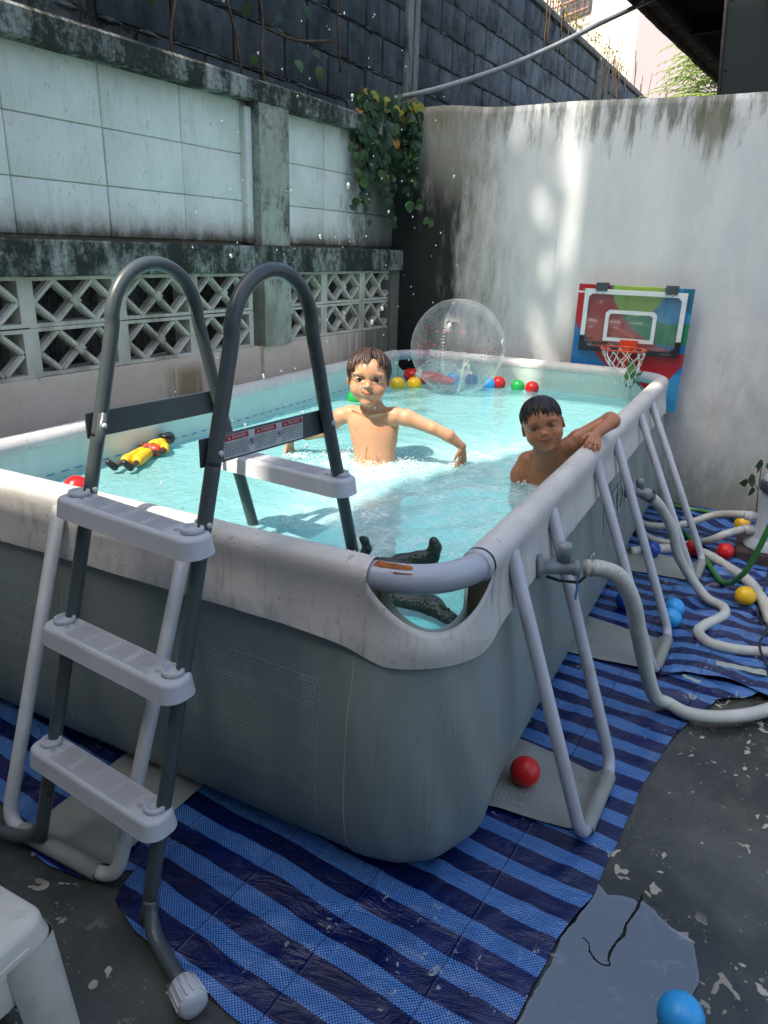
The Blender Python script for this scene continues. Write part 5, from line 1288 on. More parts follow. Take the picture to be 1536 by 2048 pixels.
# ================================================================== BALLS
def ballmat(name, c, r=0.3, tr=0.0):
    m = M(name); cc = m.mix(m.mp(m.noise(sc=30, det=4), .3, .7), tuple(x * .92 for x in c), c)
    return m.end(m.pbr(cc, r, spec=0.5, Subsurface_Weight=0.12, Subsurface_Scale=0.02))
BM = dict(red=ballmat('red_ball_plastic', (0.62, 0.012, 0.012)), yellow=ballmat('yellow_ball_plastic', (0.80, 0.48, 0.01)), blue=ballmat('light_blue_ball_plastic', (0.03, 0.36, 0.78)),
          dblue=ballmat('dark_blue_ball_plastic', (0.01, 0.06, 0.38)), green=ballmat('green_ball_plastic', (0.02, 0.46, 0.09)))
def ball(c, x, y, z, r, label, sq=1.0, grp=None):
    mb = MB(); V, F = ICO[3]
    mb.addm([(a * r * (1 + .012 * sn(a * 2 + x * 9, b * 2, cc)), b * r, cc * r * sq) for a, b, cc in V], F)
    o = mb.obj('play_ball', BM[c]); o.location = (x, y, z); o.rotation_euler = (rnd.uniform(-.6, .6) if sq == 1 else 0, 0, rnd.uniform(0, 6)); tag(o, label, 'ball', grp)
BR = 0.0405
ball('red', 0.085, 0.435, 0.0405 + .012, BR, 'red ball on the nearest grey ground pad')
ball('blue', 0.538, -0.075, 0.046, 0.043, 'light blue ball at the bottom edge, on the wet floor beside the puddle')
ball('blue', 0.318, 1.600, BR + .004, BR, 'light blue ball behind the second leg foot, the nearer of two', 0.97)
ball('blue', 0.318, 1.695, BR + .006, BR, 'light blue ball behind the second leg foot, the farther of two')
ball('yellow', 0.567, 1.955, BR + .012, 0.042, 'yellow ball on the crumpled tarpaulin under the green hose')
ball('red', 0.461, 2.462, BR + .008, BR, 'red ball on the tarpaulin in front of the filter pump')
ball('red', 0.318, 2.42, BR + .008, BR, 'red ball behind the far pool leg, half hidden by it')
ball('dblue', 0.145, 2.30, BR + .006, BR, 'dark blue ball in the shade under the pool by the far leg')
ball('yellow', 0.515, 2.93, BR + .008, BR, 'yellow ball behind the hoses of the filter pump')
ball('dblue', 0.135, 1.66, BR + .006, BR, 'dark blue ball in shade between the pool and the second leg')
wz = WZ + 0.016
ball('red', -1.368, 0.30, wz, 0.041, 'red ball floating alone near the left end of the near rim')
ball('green', -1.395, 2.10, wz, BR, 'green ball floating behind the standing boy')
ball('yellow', -1.385, 2.59, wz, 0.043, 'yellow ball floating right of the standing boy, the left of two')
ball('yellow', -1.312, 2.66, wz, 0.043, 'yellow ball floating right of the standing boy, the right of two')
ball('red', -0.905, 2.965, wz + .006, BR + .001, 'red ball floating just right of the big clear beach ball')
ball('blue', -0.955, 2.93, wz, BR, 'light blue ball partly behind the clear beach ball, touching a red ball')
ball('green', -0.790, 2.97, wz, BR, 'green ball floating by the far rim beside a red ball')
ball('red', -0.703, 2.965, wz, BR, 'red ball floating by the far rim, right of the green one')
ball('blue', -1.20, 2.97, wz, BR, 'light blue ball seen through the left half of the clear beach ball')
ball('dblue', -1.085, 2.985, wz, BR, 'dark blue ball seen through the middle of the clear beach ball')
# red, yellow and white inflatable ring piece behind the yellow balls
MAT['redv'] = ballmat('red_inflatable_vinyl', (0.60, 0.02, 0.015)); MAT['whitev'] = ballmat('white_inflatable_vinyl', (0.75, 0.75, 0.73))
INF = empty('inflatable_float', (-1.375, 2.83, WZ + 0.025), 0.25, 'crumpled red and white inflatable float behind the yellow balls', 'float')
def blob(cx, cy, cz, rx, ry, rz_, mat, name, ph):
    V, F = ICO[3]; mb = MB(); mb.addm([(cx + a * rx * (1 + .2 * sn(a * 2, b * 2, c * 2 + ph)), cy + b * ry, cz + c * rz_ * (1 + .25 * sn(a * 3 + ph, b * 3, c))) for a, b, c in V], F); mb.obj(name, mat, INF)
blob(-.03, 0, .01, .055, .05, .042, MAT['redv'], 'end_lobe', 1); blob(.08, 0, .0, .10, .05, .040, MAT['redv'], 'body', 3); blob(.015, -.02, .018, .022, .045, .036, MAT['whitev'], 'band', 5); blob(.17, .0, -.01, .06, .04, .03, MAT['redv'], 'tail', 8)
# clear beach ball with glitter
m = M('clear_vinyl'); tr = m.n('ShaderNodeBsdfTransparent', [(0.97, 0.975, 0.98)]).outputs[0]; gl = m.n('ShaderNodeBsdfGlossy', {0: (1, 1, 1), 1: 0.06}).outputs[0]
lw = m.n('ShaderNodeLayerWeight', {0: 0.32}).outputs[1]; df = m.n('ShaderNodeBsdfDiffuse', [(0.75, 0.78, 0.80)]).outputs[0]
a_ = m.n('ShaderNodeMixShader', [m.add(0.05, m.mul(m.math('POWER', lw, 2.6), 0.55)), tr, df]).outputs[0]
MAT['vinyl'] = m.end(m.n('ShaderNodeMixShader', [m.add(0.035, m.mul(m.math('POWER', lw, 2.0), 0.45)), a_, gl]).outputs[0])
BC = Vector((-1.075, 2.70, 0.86)); BRd = 0.262
BB = empty('beach_ball', BC, 0, 'big clear inflatable beach ball with red glitter, floating at the far end', 'ball')
V, F = ICO[3]; bm = bmesh.new(); bmesh.ops.create_icosphere(bm, subdivisions=5, radius=1); bm.verts.index_update()
V = [v.co.copy() for v in bm.verts]; F = [[v.index for v in f.verts] for f in bm.faces]; bm.free()
mb = MB(); mb.addm([tuple(v * BRd * (1 + 0.006 * math.cos(6 * math.atan2(v.z, v.x)) * (1 - abs(v.y)) + .01 * sn(v.x * 2, v.y * 2, v.z * 2))) for v in V], F); mb.obj('skin', MAT['vinyl'], BB)
fd = Vector((0.452, -1.196, 1.363)) - BC; fd.normalize()
rt_ = Vector((0, 0, 1)).cross(fd).normalized(); up_ = fd.cross(rt_)
MAT['vseam'] = plain('vinyl_seam', (0.62, 0.66, 0.70), 0.25)
sm = MB()
for k, (aa, a0, a1) in enumerate(((-0.30, -.5, 1.1), (0.15, -1.1, -.1))):
    prev = []
    for i in range(26):
        t = a0 + (a1 - a0) * i / 25; v = (fd * math.cos(t) * math.cos(aa) + rt_ * math.sin(aa) * math.cos(t) + up_ * math.sin(t)).normalized() * (BRd + .001); w_ = rt_ * (.004 + .010 * abs(sn(i * 1.7, k)))
        sm.tube([tuple(v - w_), tuple(v + w_)], .0013, 4)
    tag(sm.obj('seam', MAT['vseam'], BB), kind='stuff'); sm = MB()
MAT['glit'] = plain('red_glitter', (0.45, 0.03, 0.08), 0.3); gm = MB(); rg = random.Random(12)
for k in range(430):
    if k < 170: a, b = rg.gauss(-.75, .22), rg.gauss(-.25, .28)
    elif k < 300: a, b = rg.gauss(-.1, .5), rg.gauss(-1.2, .12)
    else: a, b = rg.uniform(-1.3, 1.3), rg.uniform(-1.2, .8)
    v = (fd * math.cos(a) * math.cos(b) + rt_ * math.sin(a) * math.cos(b) + up_ * math.sin(b)).normalized()
    if rg.random() < .25: v = -v + 2 * up_ * v.dot(up_)
    p = v * (BRd - .004); t1 = v.cross(Vector((.3, .2, 1))).normalized() * rg.uniform(.002, .0045); t2 = v.cross(t1).normalized() * .0032
    gm.addm([tuple(p - t1 - t2), tuple(p + t1 - t2), tuple(p + t1 + t2), tuple(p - t1 + t2)], [(0, 1, 2, 3)])
tag(gm.obj('glitter', MAT['glit'], BB, False), kind='stuff')
vv = (fd * .35 + rt_ * .92 + up_ * .12).normalized(); mv = axis_m(vv * (BRd), vv)
MB().lathe([(0.022, 0), (0.022, 0.003), (0.018, 0.004), (0.018, 0.001)], 20, mv).obj('air_valve', MAT['vseam'], BB)

# ================================================================== BASKETBALL BOARD
PCOL = dict(red=(0.42, 0.02, 0.03), blue=(0.01, 0.16, 0.42), lime=(0.30, 0.48, 0.08), teal=(0.02, 0.16, 0.24), green=(0.02, 0.24, 0.10), sky=(0.04, 0.28, 0.55))
m = M('painted_swirl_panel'); x, y, z = m.xyz()
def circ(cx, cz, r): return m.mp(m.math('SQRT', m.add(m.mul(m.add(x, -cx), m.add(x, -cx)), m.mul(m.add(z, -cz), m.add(z, -cz)))), r + .002, r - .002)
c = m.mix(m.mp(m.noise(sc=7, det=3), .3, .7), (0.010, 0.14, 0.40), (0.015, 0.19, 0.48))
c = m.mix(circ(-0.02, 1.26, .35), c, PCOL['green']); c = m.mix(circ(-0.02, 1.26, .235), c, PCOL['sky']); c = m.mix(circ(0.17, 1.20, .16), c, PCOL['teal']); c = m.mix(circ(0.10, .60, .17), c, PCOL['sky'])
c = m.mix(m.mul(circ(0.10, 1.37, .74), m.math('SUBTRACT', 1.0, circ(0.10, 1.37, .50)), m.mp(m.add(x, m.mul(z, -.7)), -.50, -.503)), c, PCOL['red'])
c = m.mix(circ(-0.22, 1.19, .135), c, PCOL['lime'])
st = m.mul(m.mp(m.add(z, m.mul(x, .02)), 1.155, 1.158), m.mp(m.add(z, m.mul(x, .02)), 1.168, 1.165), m.mp(x, -.5, -.503)); c = m.mix(st, c, (0.75, 0.75, 0.75))
MAT['swirl'] = m.end(m.pbr(c, 0.35, spec=0.5, nrm=m._bump(m.noise(sc=12), .05, .004)))
MAT['framew'] = plain('white_plastic_frame', (0.66, 0.69, 0.69), 0.35, var=.04); MAT['framek'] = plain('black_plastic_frame', (0.01, 0.011, 0.018), 0.35)
m = M('clear_acrylic'); tr = m.n('ShaderNodeBsdfTransparent', [(0.975, 0.985, 0.98)]).outputs[0]; gl = m.n('ShaderNodeBsdfGlossy', {0: (1, 1, 1), 1: 0.04}).outputs[0]; df = m.n('ShaderNodeBsdfDiffuse', [(0.6, 0.6, 0.6)]).outputs[0]
MAT['acryl'] = m.end(m.n('ShaderNodeMixShader', [0.08, m.n('ShaderNodeMixShader', [0.05, tr, df]).outputs[0], gl]).outputs[0])
HBd = empty('painted_board', (0, 0, 0), 0, 'blue board painted with red, lime and green swirls, standing between pool and wall', 'board')
BX0, BX1, BZ0, BZ1, BY = -0.548, 0.068, 0.55, 1.215, 3.175
MB().rbox(BX0, BX1, BY, BY + 0.014, BZ0, BZ1, 0.003).obj('panel', MAT['swirl'], HBd, False)
sc_ = MB()
for (a, b) in ((BX0 + .03, BZ1 - .03), (BX1 - .03, BZ1 - .03), (BX0 + .015, .93), (BX0 + .05, .70)): sc_.ico((a, BY - .001, b), .004, 1)
sc_.obj('screw', MAT['chrome'], HBd)
HP = empty('basketball_hoop', (0, 0, 0), 0, 'mini basketball backboard with orange rim and white net, hung on the painted board', 'basketball hoop')
fx0, fx1, fz0, fz1, fy = -0.505, 0.040, 0.852, 1.192, BY - 0.030
MB().box(fx0 + .02, fx1 - .02, fy + .004, fy + .008, fz0 + .02, fz1 - .02).obj('backboard', MAT['acryl'], HP, False)
zz = fz0 + 0.085
MB().rbox(fx0, fx1, fy, fy + .014, fz1 - .026, fz1, .002).rbox(fx0, fx0 + .025, fy, fy + .014, zz, fz1 - .025, .002).rbox(fx1 - .025, fx1, fy, fy + .014, zz, fz1 - .025, .002).addm([(fx0 + .024, fy, fz1 - .045), (fx0 + .045, fy, fz1 - .025), (fx0 + .024, fy, fz1 - .025)], [(0, 1, 2)]).addm([(fx1 - .024, fy, fz1 - .045), (fx1 - .045, fy, fz1 - .025), (fx1 - .024, fy, fz1 - .025)], [(0, 2, 1)]).obj('white_frame', MAT['framew'], HP, False)
kf = MB().rbox(fx0 - .001, fx1 + .001, fy - .001, fy + .015, fz0, fz0 + .028, .002).rbox(fx0 - .001, fx0 + .027, fy - .001, fy + .015, fz0 + .026, zz - .001, .002).rbox(fx1 - .027, fx1 + .001, fy - .001, fy + .015, fz0 + .026, zz - .001, .002)
kf.addm([(fx0 + .026, fy - .001, fz0 + .05), (fx0 + .026, fy - .001, fz0 + .027), (fx0 + .052, fy - .001, fz0 + .027)], [(0, 1, 2)]).addm([(fx1 - .026, fy - .001, fz0 + .05), (fx1 - .026, fy - .001, fz0 + .027), (fx1 - .052, fy - .001, fz0 + .027)], [(0, 2, 1)])
kf.obj('black_frame', MAT['framek'], HP, False)
sq = MB(); sx0, sx1, sz0, sz1, tt = -0.375, -0.100, 0.915, 1.085, .020; o1 = .018
for rr_, aa in ((1, 0),):
    O = [(sx0, sz0), (sx1, sz0), (sx1, sz1 - o1), (sx1 - o1, sz1), (sx0 + o1, sz1), (sx0, sz1 - o1)]; I = [(sx0 + tt, sz0 + tt), (sx1 - tt, sz0 + tt), (sx1 - tt, sz1 - o1 - tt * .6), (sx1 - o1 - tt * .6, sz1 - tt), (sx0 + o1 + tt * .6, sz1 - tt), (sx0 + tt, sz1 - o1 - tt * .6)]
    n = 6; vs = [(a, fy - .0015, b) for a, b in O] + [(a, fy - .0015, b) for a, b in I] + [(a, fy + .0035, b) for a, b in O] + [(a, fy + .0035, b) for a, b in I]
    fs = [];
    for k in range(n): j = (k + 1) % n; fs += [(k, j, n + j, n + k), (k, 2 * n + k, 2 * n + j, j), (n + k, n + j, 3 * n + j, 3 * n + k)]
    sq.addm(vs, fs)
sq.obj('target_square', MAT['framew'], HP, False)
MAT['orange'] = plain('orange_steel_rim', (0.58, 0.055, 0.015), 0.35, var=.06)
hc = Vector((-0.228, fy - 0.150, 0.893)); hr = 0.118
MB().tube([(hc.x + hr * math.cos(t), hc.y + hr * math.sin(t), hc.z) for t in [2 * PI * k / 48 for k in range(49)]], .0055, 10, False).rbox(hc.x - .048, hc.x + .048, fy - .008, fy - .0015, hc.z - .03, hc.z + .035, .002).rbox(hc.x - .022, hc.x + .022, fy - .045, fy - .006, hc.z - .022, hc.z + .002, .002).rbox(hc.x - .018, hc.x + .018, fy - .03, fy - .006, hc.z - .085, hc.z - .02, .002).obj('rim', MAT['orange'], HP)
MB().tube([(hc.x + .01, fy - .03, hc.z), (hc.x + .01, fy - .03, hc.z - .03)], .004, 8).obj('rim_spring', MAT['chrome'], HP)
MAT['cord'] = plain('white_net_cord', (0.72, 0.72, 0.68), 0.7, var=.05)
net = MB(); NN = 10; LV = [0, .045, .085, .125, .16, .185]; rn = random.Random(4); G = []
for li, dz in enumerate(LV):
    rr_ = hr * [1, .84, .70, .56, .44, .40][li]; row = []
    for k in range(NN):
        t = 2 * PI * (k + (.5 if li % 2 else 0)) / NN; row.append(Vector((hc.x + rr_ * math.cos(t) + rn.uniform(-.006, .006) + .18 * dz, hc.y + rr_ * math.sin(t) + rn.uniform(-.006, .006), hc.z - dz - rn.uniform(0, .008) * (li > 0))))
    G.append(row)
for li in range(len(LV) - 1):
    for k in range(NN):
        for d in ((0, -1) if li % 2 == 0 else (0, 1)):
            a = G[li][k]; b = G[li + 1][(k + d) % NN]; mid = (a + b) / 2 + Vector((rn.uniform(-.006, .006), rn.uniform(-.006, .006), -.004))
            net.tube(cr([a, mid, b], 4), .0018, 5)
net.obj('net', MAT['cord'], HP)
MAT['clip'] = plain('dark_grey_hanging_clip', (0.06, 0.075, 0.08), 0.4)
for cx in (-0.415, -0.045): MB().rbox(cx - .032, cx + .032, fy - .004, BY + .018, fz1 - .012, BZ1 + .012, .003).obj('hanging_clip', MAT['clip'], HP, False)
bl = MB()
for cx in (-.44, -.405, -.07, -.035): bl.ico((cx, fy - .002, fz1 - .013), .0055, 2)
bl.obj('rivet', MAT['chrome'], HP)
MB().rbox(-.06, .0, fy - .003, fy, fz0 + .010, fz0 + .017, .001).obj('label_plate', MAT['clip'], HP)
def ink(a, b): return (a, fy + .0035, b)
textm('lettering', 'SKLZ', .020, lambda a, b: ink(-.475 + a, .918 + b), MAT['framek'], HP, align='LEFT', bold=.0008)
textm('lettering', 'PRO MINI HOOP', .0185, lambda a, b: ink(-.475 + a * .92, .898 + b), MAT['framek'], HP, align='LEFT', bold=.0012)

# ================================================================== TOYS
def flipfix(me):
    bm = bmesh.new(); bm.from_mesh(me); bmesh.ops.recalc_face_normals(bm, faces=bm.faces[:])
    if bm.calc_volume(signed=True) < 0: bmesh.ops.reverse_faces(bm, faces=bm.faces[:])
    bm.to_mesh(me); bm.free(); return me
def sdf_obj(S, name, mat, parent=None):
    me, P = S.mesh(name); return link(name, me, parent, mat)
# green toy frog caught in the net
MAT['frog'] = plain('mottled_green_toy_skin', (0.07, 0.15, 0.04), 0.5, var=.5, sc=40); MAT['frog2'] = plain('yellow_green_toy_belly', (0.24, 0.26, 0.05), 0.5, var=.3, sc=30)
fc = Vector((-0.170, 2.99, 0.775))
S = SDF(fc - Vector((.07, .06, .09)), fc + Vector((.07, .06, .07)), .0028)
S.ell(fc, (.026, .020, .034)); S.ell(fc + Vector((-.008, 0, .042)), (.017, .018, .019)); S.ell(fc + Vector((-.02, -.006, .055)), (.007, .007, .008), k=.002); S.ell(fc + Vector((.006, -.006, .055)), (.007, .007, .008), k=.002)
S.chain([fc + Vector((.015, 0, -.01)), fc + Vector((.045, -.005, -.005)), fc + Vector((.06, -.005, .012))], [.009, .006, .004]); S.chain([fc + Vector((-.015, 0, .01)), fc + Vector((-.028, -.01, -.02)), fc + Vector((-.02, -.01, -.04))], [.008, .005, .004])
S.chain([fc + Vector((.012, 0, -.02)), fc + Vector((.02, -.005, -.05)), fc + Vector((.005, -.005, -.08))], [.011, .008, .005]); S.chain([fc + Vector((-.01, 0, -.025)), fc + Vector((-.022, -.005, -.05)), fc + Vector((-.015, -.005, -.078))], [.010, .007, .005])
FG = sdf_obj(S, 'toy_frog', MAT['frog']); tag(FG, 'small mottled green toy frog caught in the basketball net', 'toy')
# dark rubber crocodile floating at the near corner
MAT['croc'] = plain('dark_green_rubber', (0.018, 0.042, 0.036), 0.32, .5, var=.3, sc=30)
m = M('scaly_dark_rubber'); c = m.mix(m.mp(m.noise(sc=20, det=4), .3, .7), (0.012, 0.030, 0.026), (0.035, 0.062, 0.050)); vo = m.vor(sc=150)
MAT['croc'] = m.end(m.pbr(c, 0.32, spec=.5, nrm=m._bump(vo, .6, .004)))
S = SDF((-.47, .08, .54), (.02, .46, .74), .0034)
S.chain([(-.44, .285, .612), (-.36, .285, .618), (-.29, .285, .622), (-.22, .320, .625)], [.010, .016, .024, .018], .012)
S.chain([(-.33, .27, .615), (-.25, .19, .615), (-.18, .150, .618), (-.10, .155, .618), (-.045, .128, .612), (-.01, .10, .60)], [.018, .028, .030, .027, .019, .010], .012)
S.chain([(-.355, .295, .625), (-.342, .300, .655), (-.348, .297, .678), (-.352, .29, .685)], [.015, .011, .010, .007], .008)
S.chain([(-.26, .31, .640), (-.215, .335, .645), (-.188, .350, .650)], [.016, .018, .020], .010); S.chain([(-.188, .350, .650), (-.180, .352, .676), (-.184, .350, .692)], [.020, .016, .012], .006)
for k in range(22):
    t = k / 21; a = Vector((-.26, .20, .638)).lerp(Vector((-.05, .130, .632)), t); S.ell(a + Vector((0, 0, .004)), (.005, .004, .008), k=.002)
CR_ = sdf_obj(S, 'toy_crocodile', MAT['croc']); tag(CR_, 'dark green rubber toy crocodile floating behind the bare corner tube', 'toy')
# doll in yellow clothes floating on its back
DL = empty('toy_doll', (0, 0, 0), 0, 'small floating toy figure in yellow shorts and shirt with a black cap', 'toy')
MAT['dskin'] = plain('brown_toy_skin', (0.10, 0.035, 0.02), 0.35); MAT['dyel'] = plain('yellow_toy_cloth', (0.75, 0.42, 0.01), 0.45, var=.2, sc=60); MAT['dred'] = plain('red_toy_sash', (0.6, 0.05, 0.02), 0.4); MAT['dblk'] = plain('black_toy_plastic', (0.012, 0.013, 0.016), 0.3)
za = WZ + .022
hip = Vector((-1.480, .700, za)); che = Vector((-1.500, .790, za + .004)); hd = Vector((-1.512, .850, za + .012))
S = SDF((-1.60, .47, .57), (-1.36, .92, .71), .003)
S.chain([hip, che], [.019, .023]); S.cone(che, hd, .012, .012); S.ell(hd, (.020, .021, .022))
f1 = Vector((-1.432, .515, za)); f2 = Vector((-1.385, .540, za)); k1 = Vector((-1.455, .605, za + .006)); k2 = Vector((-1.420, .620, za + .004))
S.chain([hip + Vector((-.01, 0, 0)), k1, f1], [.016, .011, .008]); S.chain([hip + Vector((.014, 0, 0)), k2, f2], [.016, .011, .008])
S.chain([che + Vector((-.028, .01, 0)), (-1.54, .755, za), (-1.515, .725, za + .02)], [.013, .011, .009]); S.chain([che + Vector((.030, .01, 0)), (-1.445, .760, za), (-1.455, .715, za + .005)], [.013, .011, .009])
sdf_obj(S, 'body', MAT['dskin'], DL)
S = SDF((-1.60, .47, .57), (-1.36, .92, .71), .003); S.chain([hip + Vector((-.01, 0, 0)), k1.lerp(f1, .2)], [.021, .019]); S.chain([hip + Vector((.014, 0, 0)), k2.lerp(f2, .2)], [.021, .019]); sdf_obj(S, 'shorts', MAT['dyel'], DL)
S = SDF((-1.60, .47, .57), (-1.36, .92, .71), .003); S.cone(che - Vector((0, .015, 0)), che + Vector((0, .015, 0)), .027, .026); S.cone(che + Vector((.028, .01, 0)), (-1.448, .775, za), .015, .014); S.cone(che + Vector((-.028, .01, 0)), (-1.535, .77, za), .015, .013); sdf_obj(S, 'shirt', MAT['dyel'], DL)
S = SDF((-1.60, .47, .57), (-1.36, .92, .71), .003); S.cone(hip + Vector((-.018, .035, .004)), hip + Vector((.018, .040, .004)), .022, .022, k=0); sdf_obj(S, 'sash', MAT['dred'], DL)
S = SDF((-1.60, .47, .57), (-1.36, .92, .73), .003); S.ell(hd + Vector((0, .014, .006)), (.026, .020, .024)); S.ell(hd + Vector((0.0, .002, .020)), (.028, .026, .006), k=.003); sdf_obj(S, 'cap', MAT['dblk'], DL)
for f_ in (f1, f2):
    S = SDF(f_ - Vector((.04, .04, .03)), f_ + Vector((.04, .04, .04)), .0025); S.cone(f_, f_ + Vector((-.008, -.016, .018)), .013, .011); sdf_obj(S, 'shoe', MAT['dblk'], DL)

# ================================================================== WHITE STOOL (bottom left)
MAT['stoolm'] = plain('worn_white_plastic', (0.56, 0.53, 0.46), 0.42, .45, var=.08, sc=8, dirt=((0.22, 0.20, 0.17), 10, 0.6))
SX1, SY1, SH = -0.372, -0.655, 0.385
ST = empty('plastic_stool', (SX1 - .14, SY1 - .14, 0), 0, 'worn white plastic stool, only its corner showing at the bottom left', 'stool')
def stl(vs_, fs_, name): MB().addm([(x - (SX1 - .14), y - (SY1 - .14), z) for x, y, z in vs_], fs_).obj(name, MAT['stoolm'], ST)
def sring(ins, z, rc=.035, n=8):
    x0, x1, y0, y1 = SX1 - .28 + ins, SX1 - ins, SY1 - .28 + ins, SY1 - ins; out = []
    for (cx, cy, a0) in ((x1 - rc, y1 - rc, 0), (x0 + rc, y1 - rc, PI / 2), (x0 + rc, y0 + rc, PI), (x1 - rc, y0 + rc, 1.5 * PI)):
        for k in range(n): a = a0 + PI / 2 * k / (n - 1); out.append((cx + rc * math.cos(a), cy + rc * math.sin(a), z))
    return out
Rg = [sring(-.004, SH - .045), sring(0, SH - .03), sring(.002, SH - .012), sring(.007, SH - .003), sring(.016, SH), sring(.10, SH - .002, .02)]
vs = [p for r in Rg for p in r]; n = 32; fs = [(i * n + k, i * n + (k + 1) % n, (i + 1) * n + (k + 1) % n, (i + 1) * n + k) for i in range(5) for k in range(n)] + [tuple(5 * n + k for k in range(n))]
stl(vs, fs, 'seat')
for (sx, sy) in ((1, 1), (1, -1), (-1, 1), (-1, -1)):
    cx, cy = SX1 - .14, SY1 - .14
    def L(a, z, t): # corner leg flaring outward
        fl_ = .004; e = .14 + fl_; return e
    mb = MB(); rows = []
    for i in range(7):
        z = (SH - .04) * (1 - i / 6); e = .14 + .004 + .020 * (i / 6); w_ = .092 - .006 * i / 6; th = .004
        pts = [(e - w_, e), (e - .02, e), (e - .006, e - .006), (e, e - .02), (e, e - w_), (e - th, e - w_), (e - th - .002, e - .02), (e - .02, e - th - .002), (e - w_, e - th)]
        rows.append([(sx * a, sy * b, z) for a, b in pts])
    vs = [p for r in rows for p in r]; k_ = 9; fs = [(i * k_ + j, i * k_ + (j + 1) % k_, (i + 1) * k_ + (j + 1) % k_, (i + 1) * k_ + j) for i in range(6) for j in range(k_)]
    mb.addm(vs, fs); mb.obj('leg', MAT['stoolm'], ST)
for k in range(4):
    mt = Matrix.Rotation(k * PI / 2, 4, 'Z')
    MB().rbox(-.095, .095, .134, .1425, SH - .11, SH - .03, .003, mt).obj('side_panel', MAT['stoolm'], ST)
    for j in range(4): MB().rbox(-.085, .085, .136, .146, .215 - .030 * j, .163 - .026 * j, .003, mt).obj('slat', MAT['stoolm'], ST)
# scraps on the floor
MAT['teal'] = plain('teal_scrap', (0.02, 0.30, 0.32), 0.4); sc2 = MB()
cx, cy = -0.262, -0.53
sc2.addm([(cx - .012, cy + .004, .004), (cx - .002, cy + .006, .007), (cx + .010, cy - .002, .004), (cx + .004, cy - .009, .006), (cx - .006, cy - .003, .008)], [(0, 4, 1), (1, 4, 2), (2, 4, 3), (3, 4, 0)])
tag(sc2.obj('plastic_scrap', MAT['teal'], None, False), 'tiny torn teal plastic scrap on the dark floor near the stool', 'scrap')
# ================================================================== CHILDREN
def mat_skin(name, base, red, dark):
    m = M(name); at = m.n('ShaderNodeVertexColor'); at.layer_name = 'tint'; sp = m.n('ShaderNodeSeparateColor', [at.outputs[0]])
    n = m.noise(sc=18, det=4); c = m.mix(m.mp(n, .3, .7), tuple(a * .93 for a in base), base)
    c = m.mix(m.mul(sp.outputs[0], 0.85), c, red); c = m.mix(m.mul(sp.outputs[1], 0.95), c, dark)
    c = m.mix(m.mul(sp.outputs[2], 0.55), c, tuple(a * b for a, b in zip(base, (1.05, .72, .62))))
    wet = m.mp(m.noise(sc=55, det=4), .4, .65, .50, .26)
    bp = m._bump(m.add(m.noise(sc=70, det=3), m.mul(m.mp(m.vor(sc=70), .25, .1), 1.2)), .12, .002)
    return m.end(m.pbr(c, wet, spec=.5, nrm=bp, Subsurface_Weight=0.12, Subsurface_Radius=(1.0, .35, .2), Subsurface_Scale=.008))
def mat_hair(name, a, b):
    m = M(name); n = m.noise(m.scale(m.pos(), (1, 1, .35)), sc=160, det=3); c = m.mix(m.mp(n, .35, .7), a, b)
    return m.end(m.pbr(c, 0.38, spec=.35, nrm=m._bump(n, .5, .002)))
MAT['eyew'] = plain('eye_white', (0.36, 0.33, 0.30), 0.3); MAT['eyek'] = plain('dark_brown_iris', (0.010, 0.006, 0.004), 0.08, .6)
MAT['trunks'] = plain('navy_swim_trunks', (0.02, 0.03, 0.09), 0.6)
V3_ = lambda *a: np.array(a, float)
def nrm(v): v = np.array(v, float); return v / np.linalg.norm(v)
def frame(fwd, up):
    f = nrm(fwd); u = nrm(np.array(up, float) - f * np.dot(up, f)); r = np.cross(u, f) * -1.0; r = np.cross(f, u); return r, f, u     # r: to the person's right-hand... image axes
